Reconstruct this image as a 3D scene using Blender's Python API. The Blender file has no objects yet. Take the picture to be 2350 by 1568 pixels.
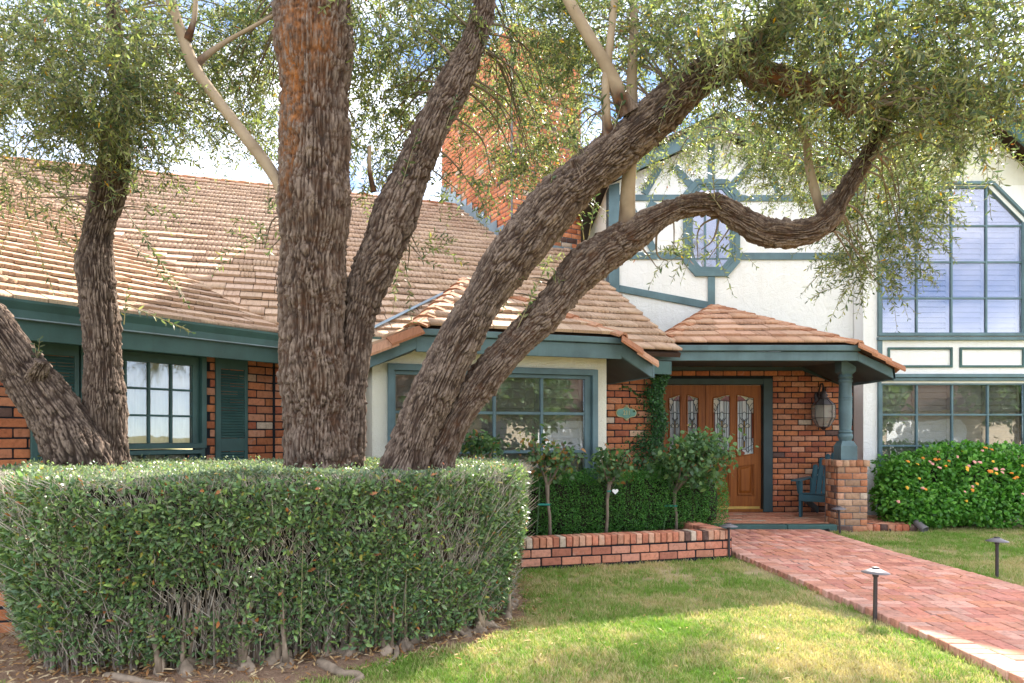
import bpy, bmesh, math, random
import numpy as np
from mathutils import Vector, Matrix

random.seed(7)
rng = np.random.default_rng(11)
SC = bpy.context.scene
COL = SC.collection

# ------------------------------------------------------------------ camera
F_PX, CX, HY, CAM_H = 1600.0, 1175.0, 997.0, 1.4       # measured on the photograph at 2350 px width
cam_data = bpy.data.cameras.new('camera')
cam = bpy.data.objects.new('camera', cam_data)
COL.objects.link(cam)
cam.location = (0, 0, CAM_H)
cam.rotation_euler = (math.radians(90), 0, 0)
cam_data.sensor_width = 36
cam_data.lens = 36 * F_PX / 2350
cam_data.shift_y = (HY - 784) / 2350
cam_data.clip_start = 0.05
cam_data.clip_end = 3000
SC.camera = cam

# ------------------------------------------------------------------ sky, sun, exposure
SUN_EL, SUN_AZ = math.radians(41.5), math.radians(30)     # azimuth from +Y towards +X: the sun stands behind the house
world = bpy.data.worlds.new('World')
SC.world = world
world.use_nodes = True
wn = world.node_tree
wn.nodes.clear()
w_out = wn.nodes.new('ShaderNodeOutputWorld')
w_bg = wn.nodes.new('ShaderNodeBackground')
w_bg.inputs['Strength'].default_value = 0.10
w_sky = wn.nodes.new('ShaderNodeTexSky')
w_sky.sky_type = 'NISHITA'
w_sky.sun_disc = False
w_sky.sun_elevation = SUN_EL
w_sky.sun_rotation = SUN_AZ
w_sky.air_density = 0.45
w_sky.dust_density = 0.0
w_tc = wn.nodes.new('ShaderNodeTexCoord')
w_map = wn.nodes.new('ShaderNodeMapping')
w_map.inputs['Scale'].default_value = (1, 1, 2.6)
w_map.inputs['Location'].default_value = (6.8, 3.6, 0)
w_noise = wn.nodes.new('ShaderNodeTexNoise')
w_noise.inputs['Scale'].default_value = 2.6
w_noise.inputs['Detail'].default_value = 7
w_noise.inputs['Roughness'].default_value = 0.6
w_ramp = wn.nodes.new('ShaderNodeValToRGB')
w_ramp.color_ramp.elements[0].position = 0.36
w_ramp.color_ramp.elements[0].color = (0, 0, 0, 1)
w_ramp.color_ramp.elements[1].position = 0.68
w_ramp.color_ramp.elements[1].color = (0.85, 0.85, 0.85, 1)
w_mix = wn.nodes.new('ShaderNodeMix')
w_mix.data_type = 'RGBA'
w_mix.inputs[7].default_value = (10.3, 10.4, 10.6, 1)      # sunlit broken cloud
wn.links.new(w_tc.outputs['Generated'], w_map.inputs['Vector'])
wn.links.new(w_map.outputs[0], w_noise.inputs['Vector'])
wn.links.new(w_noise.outputs['Fac'], w_ramp.inputs['Fac'])
wn.links.new(w_ramp.outputs['Color'], w_mix.inputs[0])
wn.links.new(w_sky.outputs[0], w_mix.inputs[6])
wn.links.new(w_mix.outputs[2], w_bg.inputs['Color'])
wn.links.new(w_bg.outputs[0], w_out.inputs['Surface'])

sun_data = bpy.data.lights.new('sun', 'SUN')
sun_data.energy = 3.4
sun_data.angle = math.radians(0.55)
sun_data.color = (1.0, 0.94, 0.84)
sun = bpy.data.objects.new('sun', sun_data)
COL.objects.link(sun)
sun_dir = Vector((math.sin(SUN_AZ) * math.cos(SUN_EL), math.cos(SUN_AZ) * math.cos(SUN_EL), math.sin(SUN_EL)))
sun.rotation_euler = sun_dir.to_track_quat('Z', 'Y').to_euler()
sun.location = (6, 12, 14)

SC.view_settings.view_transform = 'Standard'
SC.view_settings.look = 'None'
SC.view_settings.exposure = 2.34
SC.view_settings.gamma = 1.0
SC.view_settings.use_curve_mapping = False
SC.render.engine = 'CYCLES'
SC.cycles.max_bounces = 8
SC.cycles.transparent_max_bounces = 12
SC.cycles.use_denoising = True

# ------------------------------------------------------------------ helpers: photo measurements to places
def P(x, y, Y):
    """the point at depth Y that the photograph shows at (x, y)"""
    return Vector(((x - CX) * Y / F_PX, Y, CAM_H + (HY - y) * Y / F_PX))

class Frame:
    """a wall: origin on plan, direction along it, outward normal"""
    def __init__(s, o, ang):
        s.o = Vector((o[0], o[1], 0)); a = math.radians(ang)
        s.u = Vector((math.cos(a), math.sin(a), 0)); s.n = Vector((math.sin(a), -math.cos(a), 0)); s.ang = a
    def at(s, t, z, d=0.0):
        return s.o + s.u * t + s.n * d + Vector((0, 0, z))
    def px(s, x, y, d=0.0):
        o = s.o + s.n * d
        r = (x - CX) / F_PX
        t = (r * o.y - o.x) / (s.u.x - r * s.u.y)
        Y = o.y + t * s.u.y
        return t, CAM_H + (HY - y) * Y / F_PX
    def mat(s, t, z, d=0.0):
        """matrix whose x runs along the wall, y into it, z up"""
        p = s.at(t, z, d)
        return Matrix(((s.u.x, -s.n.x, 0, p.x), (s.u.y, -s.n.y, 0, p.y), (0, 0, 1, p.z), (0, 0, 0, 1)))

A_L, A_M = 52.7, 18.0
C0 = (-2.816, 8.235)
WL = Frame(C0, A_L)                 # left wing
WM = Frame(C0, A_M)                 # middle
_bl = WM.at(1.0326, 0, 1.0)
WB = Frame((_bl.x, _bl.y), A_M)     # bay
WD = Frame((0, 11.66), 0)           # wall with the front door, and the gable above it
WR = Frame((0, 11.33), 0)           # right wing

# ------------------------------------------------------------------ helpers: materials
class NT:
    def __init__(s, name):
        s.m = bpy.data.materials.new(name); s.m.use_nodes = True
        s.t = s.m.node_tree; s.t.nodes.clear()
        s.out = s.n('ShaderNodeOutputMaterial')
        s.b = s.n('ShaderNodeBsdfPrincipled')
        s.l(s.b.outputs[0], s.out.inputs['Surface'])
    def n(s, k, **kw):
        x = s.t.nodes.new(k)
        for a, v in kw.items(): setattr(x, a, v)
        return x
    def l(s, a, b): s.t.links.new(a, b)
    def pos(s): return s.n('ShaderNodeNewGeometry').outputs['Position']
    def noise(s, scale, detail=4, rough=0.55, vec=None, dist=0.0, stretch=None):
        x = s.n('ShaderNodeTexNoise')
        x.inputs['Scale'].default_value = scale; x.inputs['Detail'].default_value = detail
        x.inputs['Roughness'].default_value = rough; x.inputs['Distortion'].default_value = dist
        v = vec if vec is not None else s.pos()
        if stretch:
            m = s.n('ShaderNodeMapping'); m.inputs['Scale'].default_value = stretch
            s.l(v, m.inputs['Vector']); v = m.outputs[0]
        s.l(v, x.inputs['Vector'])
        return x.outputs['Fac']
    def ramp(s, fac, stops):
        r = s.n('ShaderNodeValToRGB'); e = r.color_ramp.elements
        while len(e) < len(stops): e.new(0.5)
        for i, (p, c) in enumerate(stops):
            e[i].position = p
            e[i].color = (c, c, c, 1) if isinstance(c, (int, float)) else (*c, 1)
        s.l(fac, r.inputs['Fac']); return r.outputs['Color']
    def mix(s, fac, a, b, mode='MIX'):
        m = s.n('ShaderNodeMix', data_type='RGBA', blend_type=mode)
        for i, v in ((0, fac), (6, a), (7, b)):
            if isinstance(v, (int, float)): m.inputs[i].default_value = v if i == 0 else (v, v, v, 1)
            elif isinstance(v, tuple): m.inputs[i].default_value = (*v, 1)
            else: s.l(v, m.inputs[i])
        return m.outputs[2]
    def bump(s, h, strength=0.3, dist=0.01):
        b = s.n('ShaderNodeBump'); b.inputs['Strength'].default_value = strength; b.inputs['Distance'].default_value = dist
        s.l(h, b.inputs['Height']); s.l(b.outputs[0], s.b.inputs['Normal']); return b
    def col(s, c):
        if isinstance(c, tuple): s.b.inputs['Base Color'].default_value = (*c, 1)
        else: s.l(c, s.b.inputs['Base Color'])
    def rough(s, r, spec=None):
        s.b.inputs['Roughness'].default_value = r
        if spec is not None: s.b.inputs['Specular IOR Level'].default_value = spec
    def tint(s, joined):
        if joined:
            a = s.n('ShaderNodeAttribute'); a.attribute_name = 'tint'; return a.outputs['Color']
        return s.n('ShaderNodeObjectInfo').outputs['Color']

def paint(name, c, rough=0.5, wear=0.2, bump=0.15):
    k = NT(name)
    n = k.noise(3.0, 5)
    dk = tuple(v * (1 - wear * 1.6) for v in c); lt = tuple(min(1, v * (1 + wear)) for v in c)
    base = k.mix(k.ramp(n, [(0.3, 0.0), (0.7, 1.0)]), dk, lt)
    st = k.noise(1.0, 5, 0.65, stretch=(26, 26, 1.4))
    base = k.mix(k.ramp(st, [(0.52, 0.0), (0.75, 0.35)]), base, tuple(v * .55 + .012 for v in c))
    f = k.noise(60, 3)
    base = k.mix(k.ramp(f, [(0.62, 0.0), (0.8, 0.3)]), base, tuple(min(1, v * 1.5 + .03) for v in c))
    k.col(base); k.rough(rough, 0.4)
    k.bump(k.noise(45, 4), bump, 0.004)
    return k.m

def brick_mat(name, joined, white=0.35, dirt=0.25):
    k = NT(name)
    t = k.tint(joined)
    n1 = k.noise(26, 5, 0.65)
    c = k.mix(1.0, t, k.ramp(n1, [(0.25, 0.62), (0.5, 1.0), (0.8, 1.22)]), 'MULTIPLY')
    w = k.noise(7.5, 6, 0.7, dist=0.6)
    c = k.mix(k.ramp(w, [(0.60, 0.0), (0.74, white)]), c, (0.62, 0.52, 0.45))
    d = k.noise(2.1, 4)
    c = k.mix(k.ramp(d, [(0.5, 0.0), (0.8, dirt)]), c, (0.10, 0.055, 0.04))
    k.col(c); k.rough(0.9, 0.2)
    k.bump(k.noise(90, 6, 0.7), 0.55, 0.006)
    return k.m

def leaf_mat(name, trans=0.45, rough=0.45, gain=(1.18, 1.32, 0.78)):
    k = NT(name)
    t = k.tint(True)
    n = k.noise(14, 3)
    c = k.mix(1.0, t, k.ramp(n, [(0.3, 0.75), (0.7, 1.2)]), 'MULTIPLY')
    k.col(c); k.rough(rough, 0.35)
    tr = k.n('ShaderNodeBsdfTranslucent')
    k.l(k.mix(1.0, c, gain, 'MULTIPLY'), tr.inputs['Color'])
    mx = k.n('ShaderNodeMixShader'); mx.inputs[0].default_value = trans
    k.l(k.b.outputs[0], mx.inputs[1]); k.l(tr.outputs[0], mx.inputs[2]); k.l(mx.outputs[0], k.out.inputs['Surface'])
    return k.m

def plain(name, c, rough=0.6, spec=None, metal=0.0, var=0.15, bscale=0, bstr=0.2):
    k = NT(name)
    n = k.noise(9, 4)
    k.col(k.mix(k.ramp(n, [(0.3, 0.0), (0.7, 1.0)]), tuple(v * (1 - var) for v in c), tuple(min(1, v * (1 + var)) for v in c)))
    k.rough(rough, spec); k.b.inputs['Metallic'].default_value = metal
    if bscale: k.bump(k.noise(bscale, 5), bstr, 0.005)
    return k.m

def glass_mat(name, refl, tintc):
    k = NT(name)
    k.t.nodes.remove(k.b)
    tr = k.n('ShaderNodeBsdfTransparent'); tr.inputs[0].default_value = (*tintc, 1)
    gl = k.n('ShaderNodeBsdfGlossy'); gl.inputs['Roughness'].default_value = 0.01
    gl.inputs['Color'].default_value = (0.95, 0.97, 1, 1)
    fr = k.n('ShaderNodeFresnel'); fr.inputs['IOR'].default_value = 1.5
    bp = k.n('ShaderNodeBump'); bp.inputs['Strength'].default_value = 0.06; bp.inputs['Distance'].default_value = 0.02
    k.l(k.noise(2.2, 2), bp.inputs['Height']); k.l(bp.outputs[0], gl.inputs['Normal'])
    ma = k.n('ShaderNodeMath', operation='MAXIMUM'); ma.inputs[1].default_value = refl
    ad = k.n('ShaderNodeMath', operation='ADD'); ad.inputs[1].default_value = refl; ad.use_clamp = True
    k.l(fr.outputs[0], ad.inputs[0])
    mx = k.n('ShaderNodeMixShader')
    k.l(ad.outputs[0], mx.inputs[0]); k.l(tr.outputs[0], mx.inputs[1]); k.l(gl.outputs[0], mx.inputs[2])
    k.l(mx.outputs[0], k.out.inputs['Surface'])
    return k.m

M = {}
M['teal'] = paint('teal_paint', (0.100, 0.165, 0.182))
M['green'] = paint('green_paint', (0.042, 0.098, 0.088))
M['dark_green'] = paint('dark_green_paint', (0.030, 0.055, 0.058))
M['chair'] = paint('chair_paint', (0.035, 0.10, 0.125), 0.4)
M['flash'] = paint('flashing_paint', (0.20, 0.26, 0.29), 0.4)
M['brick'] = brick_mat('brick', False); M['brick_j'] = brick_mat('brick_joined', True)
M['paver'] = brick_mat('paver', False, 0.45, 0.10); M['paver_j'] = brick_mat('paver_joined', True, 0.45, 0.10)
M['mortar_dark'] = plain('dark_mortar', (0.022, 0.024, 0.028), 0.95, 0.1, bscale=80, bstr=0.4)
M['mortar_grey'] = plain('grey_mortar', (0.17, 0.17, 0.17), 0.95, 0.1, bscale=80, bstr=0.4)
M['leaf_olive'] = leaf_mat('olive_leaf', 0.48)
M['leaf_hedge'] = leaf_mat('hedge_leaf', 0.28, 0.33)
M['leaf_soft'] = leaf_mat('soft_leaf', 0.36, 0.4)
M['metal_dark'] = plain('bronze_metal', (0.055, 0.042, 0.042), 0.5, 0.5, 0.4, bscale=60)
M['lamp_cap'] = plain('weathered_cap', (0.17, 0.15, 0.155), 0.5, 0.5, 0.3, bscale=60)
M['black'] = plain('black_plastic', (0.015, 0.015, 0.016), 0.4)
M['white_plastic'] = plain('white_plastic', (0.75, 0.75, 0.73), 0.4, var=0.03)
M['glass_up'] = glass_mat('coated_glass', 0.09, (0.82, 0.81, 0.87))
M['glass_low'] = glass_mat('window_glass', 0.09, (0.85, 0.88, 0.88))
M['glass_clear'] = glass_mat('clear_glass', 0.05, (0.9, 0.92, 0.92))
M['louvre_white'] = plain('white_louvre', (0.82, 0.82, 0.83), 0.5, var=0.03)
M['louvre_brown'] = plain('brown_louvre', (0.34, 0.285, 0.235), 0.5, var=0.06)
M['cream'] = plain('cream_blind', (0.74, 0.64, 0.47), 0.9, 0.1, var=0.03)
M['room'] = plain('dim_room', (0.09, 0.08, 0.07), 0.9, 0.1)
M['brass'] = plain('brass', (0.62, 0.42, 0.12), 0.35, 0.5, 0.7)
M['wood_stake'] = plain('green_stake', (0.05, 0.10, 0.035), 0.7)
M['tie'] = plain('green_tie', (0.02, 0.22, 0.17), 0.6)
M['soil'] = plain('soil', (0.09, 0.055, 0.035), 0.95, 0.1, var=0.4, bscale=40, bstr=0.8)
M['root'] = plain('pale_root', (0.27, 0.205, 0.15), 0.9, 0.1, var=0.5, bscale=25, bstr=0.9)
M['twig'] = plain('twig', (0.21, 0.165, 0.125), 0.9, 0.1, var=0.3)
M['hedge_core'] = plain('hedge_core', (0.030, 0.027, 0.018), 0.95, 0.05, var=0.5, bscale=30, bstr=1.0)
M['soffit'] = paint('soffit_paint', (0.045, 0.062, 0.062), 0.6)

def stucco(name, c, stain=0.10):
    k = NT(name)
    n = k.noise(1.3, 5)
    col = k.mix(k.ramp(n, [(0.35, 0.0), (0.75, stain)]), c, tuple(v * 0.78 for v in c))
    stk = k.noise(1.0, 5, 0.6, stretch=(7, 7, .45))
    col = k.mix(k.ramp(stk, [(0.52, 0.0), (0.75, 0.22)]), col, tuple(v * b for v, b in zip(c, (.72, .68, .60))))
    a = k.noise(9, 5, 0.6, dist=1.2)
    arcs = k.ramp(a, [(0.49, 0.0), (0.505, 1.0), (0.52, 0.0)])
    col = k.mix(k.mix(1.0, arcs, k.ramp(k.noise(2.6, 2), [(0.5, 0.0), (0.65, 0.22)]), 'MULTIPLY'), col, tuple(v * 0.6 for v in c))
    k.col(col); k.rough(0.9, 0.15)
    h = k.mix(0.4, k.noise(5.5, 5, 0.6, dist=1.5), k.noise(70, 5, 0.7))
    k.bump(h, 0.7, 0.05)
    return k.m
M['stucco'] = stucco('white_stucco', (0.85, 0.83, 0.79))
M['stucco_cream'] = stucco('cream_stucco', (0.74, 0.71, 0.60), 0.2)

def shingle_mat(name, joined):
    k = NT(name)
    t = k.tint(joined)
    tc = k.n('ShaderNodeTexCoord')
    if joined:
        a = k.n('ShaderNodeAttribute'); a.attribute_name = 'grain'; v = a.outputs['Vector']
    else:
        v = tc.outputs['Object']
        oi = k.n('ShaderNodeObjectInfo'); ad = k.n('ShaderNodeVectorMath', operation='ADD')
        sc = k.n('ShaderNodeVectorMath', operation='SCALE'); sc.inputs['Scale'].default_value = 37.0
        cb = k.n('ShaderNodeCombineXYZ'); k.l(oi.outputs['Random'], cb.inputs[0]); k.l(oi.outputs['Random'], cb.inputs[1])
        k.l(cb.outputs[0], sc.inputs[0]); k.l(v, ad.inputs[0]); k.l(sc.outputs[0], ad.inputs[1]); v = ad.outputs[0]
    g = k.noise(1.0, 5, 0.6, vec=v, stretch=(60, 3.0, 8))
    c = k.mix(1.0, t, k.ramp(g, [(0.25, 0.74), (0.5, 1.0), (0.75, 1.14)]), 'MULTIPLY')
    d = k.noise(1.6, 5)
    c = k.mix(k.ramp(d, [(0.5, 0.0), (0.8, 0.15)]), c, (0.20, 0.12, 0.085))
    k.col(c); k.rough(0.85, 0.2)
    k.bump(g, 0.7, 0.012)
    return k.m
M['shingle'] = shingle_mat('shingle', False); M['shingle_j'] = shingle_mat('shingle_joined', True)
M['deck'] = plain('roof_felt', (0.07, 0.045, 0.035), 0.95, 0.1)

def bark_mat():
    k = NT('bark')
    a = k.n('ShaderNodeAttribute'); a.attribute_name = 'tint'
    sep = k.n('ShaderNodeSeparateColor'); k.l(a.outputs['Color'], sep.inputs[0])
    plate, warm, smooth = k.ramp(sep.outputs[0], [(0.10, 0.0), (0.30, 0.35), (0.62, 1.0)]), sep.outputs[1], sep.outputs[2]
    n = k.noise(55, 5, 0.7, stretch=(1, 1, 0.35))
    grey = k.mix(k.ramp(n, [(0.3, 0.0), (0.72, 1.0)]), (0.072, 0.047, 0.035), (0.275, 0.205, 0.160))
    red = k.mix(k.ramp(k.noise(20, 4), [(0.35, 0.0), (0.7, 1.0)]), (0.085, 0.040, 0.022), (0.42, 0.15, 0.035))
    dark = (0.034, 0.025, 0.021)  # near-black for the furrows: crease shade put into the bark colour
    inner = k.mix(warm, dark, red)
    c = k.mix(plate, inner, grey)
    sm = k.mix(k.ramp(k.noise(6, 4), [(0.3, 0.0), (0.7, 1.0)]), (0.26, 0.19, 0.125), (0.38, 0.29, 0.20))
    c = k.mix(smooth, c, sm)
    k.col(c); k.rough(0.92, 0.15)
    k.bump(k.noise(120, 5, 0.7, stretch=(1, 1, 0.25)), 0.6, 0.006)
    return k.m
M['bark'] = bark_mat()

def wood_mat():
    k = NT('door_wood')
    v = k.pos()
    g = k.noise(1.0, 6, 0.6, vec=v, stretch=(34, 8, 1.6), dist=0.5)
    c = k.mix(k.ramp(g, [(0.3, 0.0), (0.7, 1.0)]), (0.20, 0.056, 0.010), (0.37, 0.118, 0.020))
    k.col(c); k.rough(0.42, 0.25)
    k.bump(g, 0.12, 0.004)
    return k.m
M['wood'] = wood_mat()

def ground_mat():
    k = NT('lawn_ground')
    n = k.noise(0.75, 4, 0.6)
    f = k.noise(28, 6, 0.7)
    green = k.mix(f, (0.12, 0.15, 0.035), (0.24, 0.26, 0.08))
    tan = k.mix(f, (0.30, 0.225, 0.12), (0.52, 0.41, 0.25))
    k.col(k.mix(k.ramp(n, [(0.42, 0.0), (0.58, 1.0)]), green, tan)); k.rough(0.95, 0.1)
    k.bump(f, 0.6, 0.02)
    return k.m
M['ground'] = ground_mat()

def dirt_mat():
    k = NT('dirt')
    n = k.noise(5, 6, 0.65); f = k.noise(55, 6, 0.7)
    c = k.mix(n, (0.20, 0.115, 0.072), (0.40, 0.265, 0.18))
    c = k.mix(k.ramp(f, [(0.4, 0.0), (0.75, 0.5)]), c, (0.42, 0.29, 0.20))
    k.col(c); k.rough(0.95, 0.1); k.bump(k.mix(0.5, n, f), 1.0, 0.05)
    return k.m
M['dirt'] = dirt_mat()

def grass_mat():
    k = NT('grass_blade')
    n = k.noise(0.75, 4, 0.6)
    oi = k.n('ShaderNodeObjectInfo')
    m = k.n('ShaderNodeMath', operation='MULTIPLY_ADD'); m.inputs[1].default_value = 0.30; m.inputs[2].default_value = -0.15
    k.l(oi.outputs['Random'], m.inputs[0])
    ad = k.n('ShaderNodeMath', operation='ADD'); k.l(n, ad.inputs[0]); k.l(m.outputs[0], ad.inputs[1])
    f = k.noise(40, 2)
    g = k.mix(f, (0.125, 0.245, 0.032), (0.255, 0.385, 0.07))
    t = k.mix(f, (0.44, 0.34, 0.17), (0.64, 0.53, 0.30))
    c = k.mix(k.ramp(ad.outputs[0], [(0.42, 0.0), (0.60, 1.0)]), g, t)
    k.col(c); k.rough(0.6, 0.2)
    tr = k.n('ShaderNodeBsdfTranslucent'); k.l(k.mix(1.0, c, (1.1, 1.25, 0.7), 'MULTIPLY'), tr.inputs['Color'])
    mx = k.n('ShaderNodeMixShader'); mx.inputs[0].default_value = 0.35
    k.l(k.b.outputs[0], mx.inputs[1]); k.l(tr.outputs[0], mx.inputs[2]); k.l(mx.outputs[0], k.out.inputs['Surface'])
    return k.m
M['grass'] = grass_mat()

# ------------------------------------------------------------------ helpers: objects
IDENT = Matrix.Identity(4)
def tag(o, label=None, cat=None, group=None, kind=None):
    if label: o['label'] = label
    if cat: o['category'] = cat
    if group: o['group'] = group
    if kind: o['kind'] = kind
    return o
def empty(name, loc=(0, 0, 0), rz=0.0, label=None, cat=None, group=None):
    o = bpy.data.objects.new(name, None); COL.objects.link(o)
    o.location = loc; o.rotation_euler = (0, 0, rz); o.empty_display_size = 0.2
    return tag(o, label, cat, group)
def link(name, mesh, parent=None, world=False, mat=None, kind=None):
    """world: the mesh is written in scene coordinates although its parent Empty stands elsewhere"""
    o = bpy.data.objects.new(name, mesh); COL.objects.link(o)
    if mat is not None and not mesh.materials: mesh.materials.append(mat)
    if parent is not None:
        o.parent = parent
        if world and parent.type == 'EMPTY':
            o.matrix_parent_inverse = (Matrix.Translation(parent.location) @ parent.rotation_euler.to_matrix().to_4x4()).inverted()
    if kind: o['kind'] = kind
    return o

class MB:
    """collects shapes for ONE mesh"""
    def __init__(s): s.v = []; s.f = []
    def add(s, vs, fs):
        b = len(s.v); s.v += [tuple(v) for v in vs]; s.f += [tuple(b + i for i in f) for f in fs]; return s
    def box8(s, c):
        return s.add(c, [(0, 3, 2, 1), (4, 5, 6, 7), (0, 1, 5, 4), (1, 2, 6, 5), (2, 3, 7, 6), (3, 0, 4, 7)])
    def box(s, x0, x1, y0, y1, z0, z1, mat=None):
        c = [Vector(p) for p in ((x0, y0, z0), (x1, y0, z0), (x1, y1, z0), (x0, y1, z0), (x0, y0, z1), (x1, y0, z1), (x1, y1, z1), (x0, y1, z1))]
        if mat is not None: c = [mat @ p for p in c]
        return s.box8(c)
    def wbox(s, F, t0, t1, z0, z1, d0, d1):
        """box on a wall: t along it, z up, d outward"""
        c = [F.at(t0, z0, d1), F.at(t1, z0, d1), F.at(t1, z0, d0), F.at(t0, z0, d0), F.at(t0, z1, d1), F.at(t1, z1, d1), F.at(t1, z1, d0), F.at(t0, z1, d0)]
        return s.box8(c)
    def prism(s, poly, off):
        """polygon of Vectors pushed along off"""
        n = len(poly); a = [Vector(p) for p in poly]; b = [p + off for p in a]
        return s.add(a + b, [tuple(range(n - 1, -1, -1)), tuple(range(n, 2 * n))] + [(i, (i + 1) % n, n + (i + 1) % n, n + i) for i in range(n)])
    def ring(s, outer, inner, off):
        n = len(outer); o = [Vector(p) for p in outer]; i_ = [Vector(p) for p in inner]
        vs = o + i_ + [p + off for p in o] + [p + off for p in i_]
        fs = []
        for i in range(n):
            j = (i + 1) % n
            fs += [(i, n + i, n + j, j), (2 * n + i, 2 * n + j, 3 * n + j, 3 * n + i), (i, j, 2 * n + j, 2 * n + i), (n + j, n + i, 3 * n + i, 3 * n + j)]
        return s.add(vs, fs)
    def bar(s, a, b, w, h, up=Vector((0, 0, 1))):
        a = Vector(a); b = Vector(b); d = (b - a).normalized()
        x = d.cross(up)
        x = x.normalized() if x.length > 1e-4 else Vector((1, 0, 0))
        y = x.cross(d).normalized()
        c = []
        for p in (a, b):
            c += [p - x * w / 2 - y * h / 2, p + x * w / 2 - y * h / 2, p + x * w / 2 + y * h / 2, p - x * w / 2 + y * h / 2]
        return s.box8(c)
    def lathe(s, prof, n=20, mat=None, caps=True):
        b = []
        for r, z in prof:
            for i in range(n):
                a = 2 * math.pi * i / n; b.append(Vector((r * math.cos(a), r * math.sin(a), z)))
        if mat is not None: b = [mat @ p for p in b]
        fs = []
        for k in range(len(prof) - 1):
            for i in range(n):
                j = (i + 1) % n; fs.append((k * n + i, k * n + j, (k + 1) * n + j, (k + 1) * n + i))
        if caps: fs += [tuple(range(n - 1, -1, -1)), tuple(range((len(prof) - 1) * n, len(prof) * n))]
        return s.add(b, fs)
    def tube(s, pts, rad, n=8):
        pts = [Vector(p) for p in pts]
        if not isinstance(rad, (list, tuple)): rad = [rad] * len(pts)
        x = None; vs = []
        for i, p in enumerate(pts):
            d = (pts[min(i + 1, len(pts) - 1)] - pts[max(i - 1, 0)]).normalized()
            if x is None: x = d.orthogonal().normalized()
            x = (x - d * x.dot(d)).normalized(); y = d.cross(x)
            for j in range(n):
                a = 2 * math.pi * j / n; vs.append(p + (x * math.cos(a) + y * math.sin(a)) * rad[i])
        fs = [(k * n + i, k * n + (i + 1) % n, (k + 1) * n + (i + 1) % n, (k + 1) * n + i) for k in range(len(pts) - 1) for i in range(n)]
        fs += [tuple(range(n - 1, -1, -1)), tuple(range((len(pts) - 1) * n, len(pts) * n))]
        return s.add(vs, fs)
    def mesh(s, name, bevel=0.0, smooth=False):
        me = bpy.data.meshes.new(name); me.from_pydata(s.v, [], s.f)
        bm = bmesh.new(); bm.from_mesh(me)
        bmesh.ops.recalc_face_normals(bm, faces=bm.faces)
        if bevel: bmesh.ops.bevel(bm, geom=bm.edges[:], offset=bevel, segments=1, affect='EDGES', clamp_overlap=True)
        if smooth:
            for f in bm.faces: f.smooth = True
        bm.to_mesh(me); bm.free(); me.update()
        return me
    def build(s, name, mat, parent=None, world=True, bevel=0.0, smooth=False, kind=None):
        return link(name, s.mesh(name, bevel, smooth), parent, world, mat, kind)

def np_mesh(name, verts, loops, totals, tint=None, grain=None, smooth=False):
    me = bpy.data.meshes.new(name)
    verts = np.asarray(verts, np.float32).reshape(-1, 3); loops = np.asarray(loops, np.int32).ravel(); totals = np.asarray(totals, np.int32)
    me.vertices.add(len(verts)); me.vertices.foreach_set('co', verts.ravel())
    me.loops.add(len(loops)); me.loops.foreach_set('vertex_index', loops)
    me.polygons.add(len(totals))
    st = np.zeros(len(totals), np.int32); st[1:] = np.cumsum(totals)[:-1]
    me.polygons.foreach_set('loop_start', st); me.polygons.foreach_set('loop_total', totals)
    if tint is not None:
        a = me.attributes.new('tint', 'FLOAT_COLOR', 'POINT')
        t = np.ones((len(verts), 4), np.float32); t[:, :3] = tint; a.data.foreach_set('color', t.ravel())
    if grain is not None:
        a = me.attributes.new('grain', 'FLOAT_VECTOR', 'POINT'); a.data.foreach_set('vector', np.asarray(grain, np.float32).ravel())
    if smooth: me.polygons.foreach_set('use_smooth', np.ones(len(totals), bool))
    me.update(calc_edges=True)
    return me

# pieces (bricks, shingles, pavers): the largest in view are objects, the rest one joined part
def chamfer_box(j, b=(0.025, 0.06, 0.07), seed=0):
    r = random.Random(seed); vs = []
    for sx in (-1, 1):
        for sy in (-1, 1):
            for sz in (-1, 1):
                for ax in range(3):
                    p = [sx * 0.5, sy * 0.5, sz * 0.5]
                    for q in range(3):
                        if q != ax: p[q] -= (sx, sy, sz)[q] * b[q]
                    vs.append([p[q] + r.uniform(-j, j) * (0.3, 0.6, 1.0)[q] for q in range(3)])
    bm = bmesh.new()
    for v in vs: bm.verts.new(v)
    bmesh.ops.convex_hull(bm, input=bm.verts[:])
    bmesh.ops.dissolve_limit(bm, angle_limit=0.02, verts=bm.verts[:], edges=bm.edges[:])
    me = bpy.data.meshes.new('brick'); bm.to_mesh(me); bm.free()
    return me
BRICK_MESH = [chamfer_box(0.02, seed=i) for i in range(6)]

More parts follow.
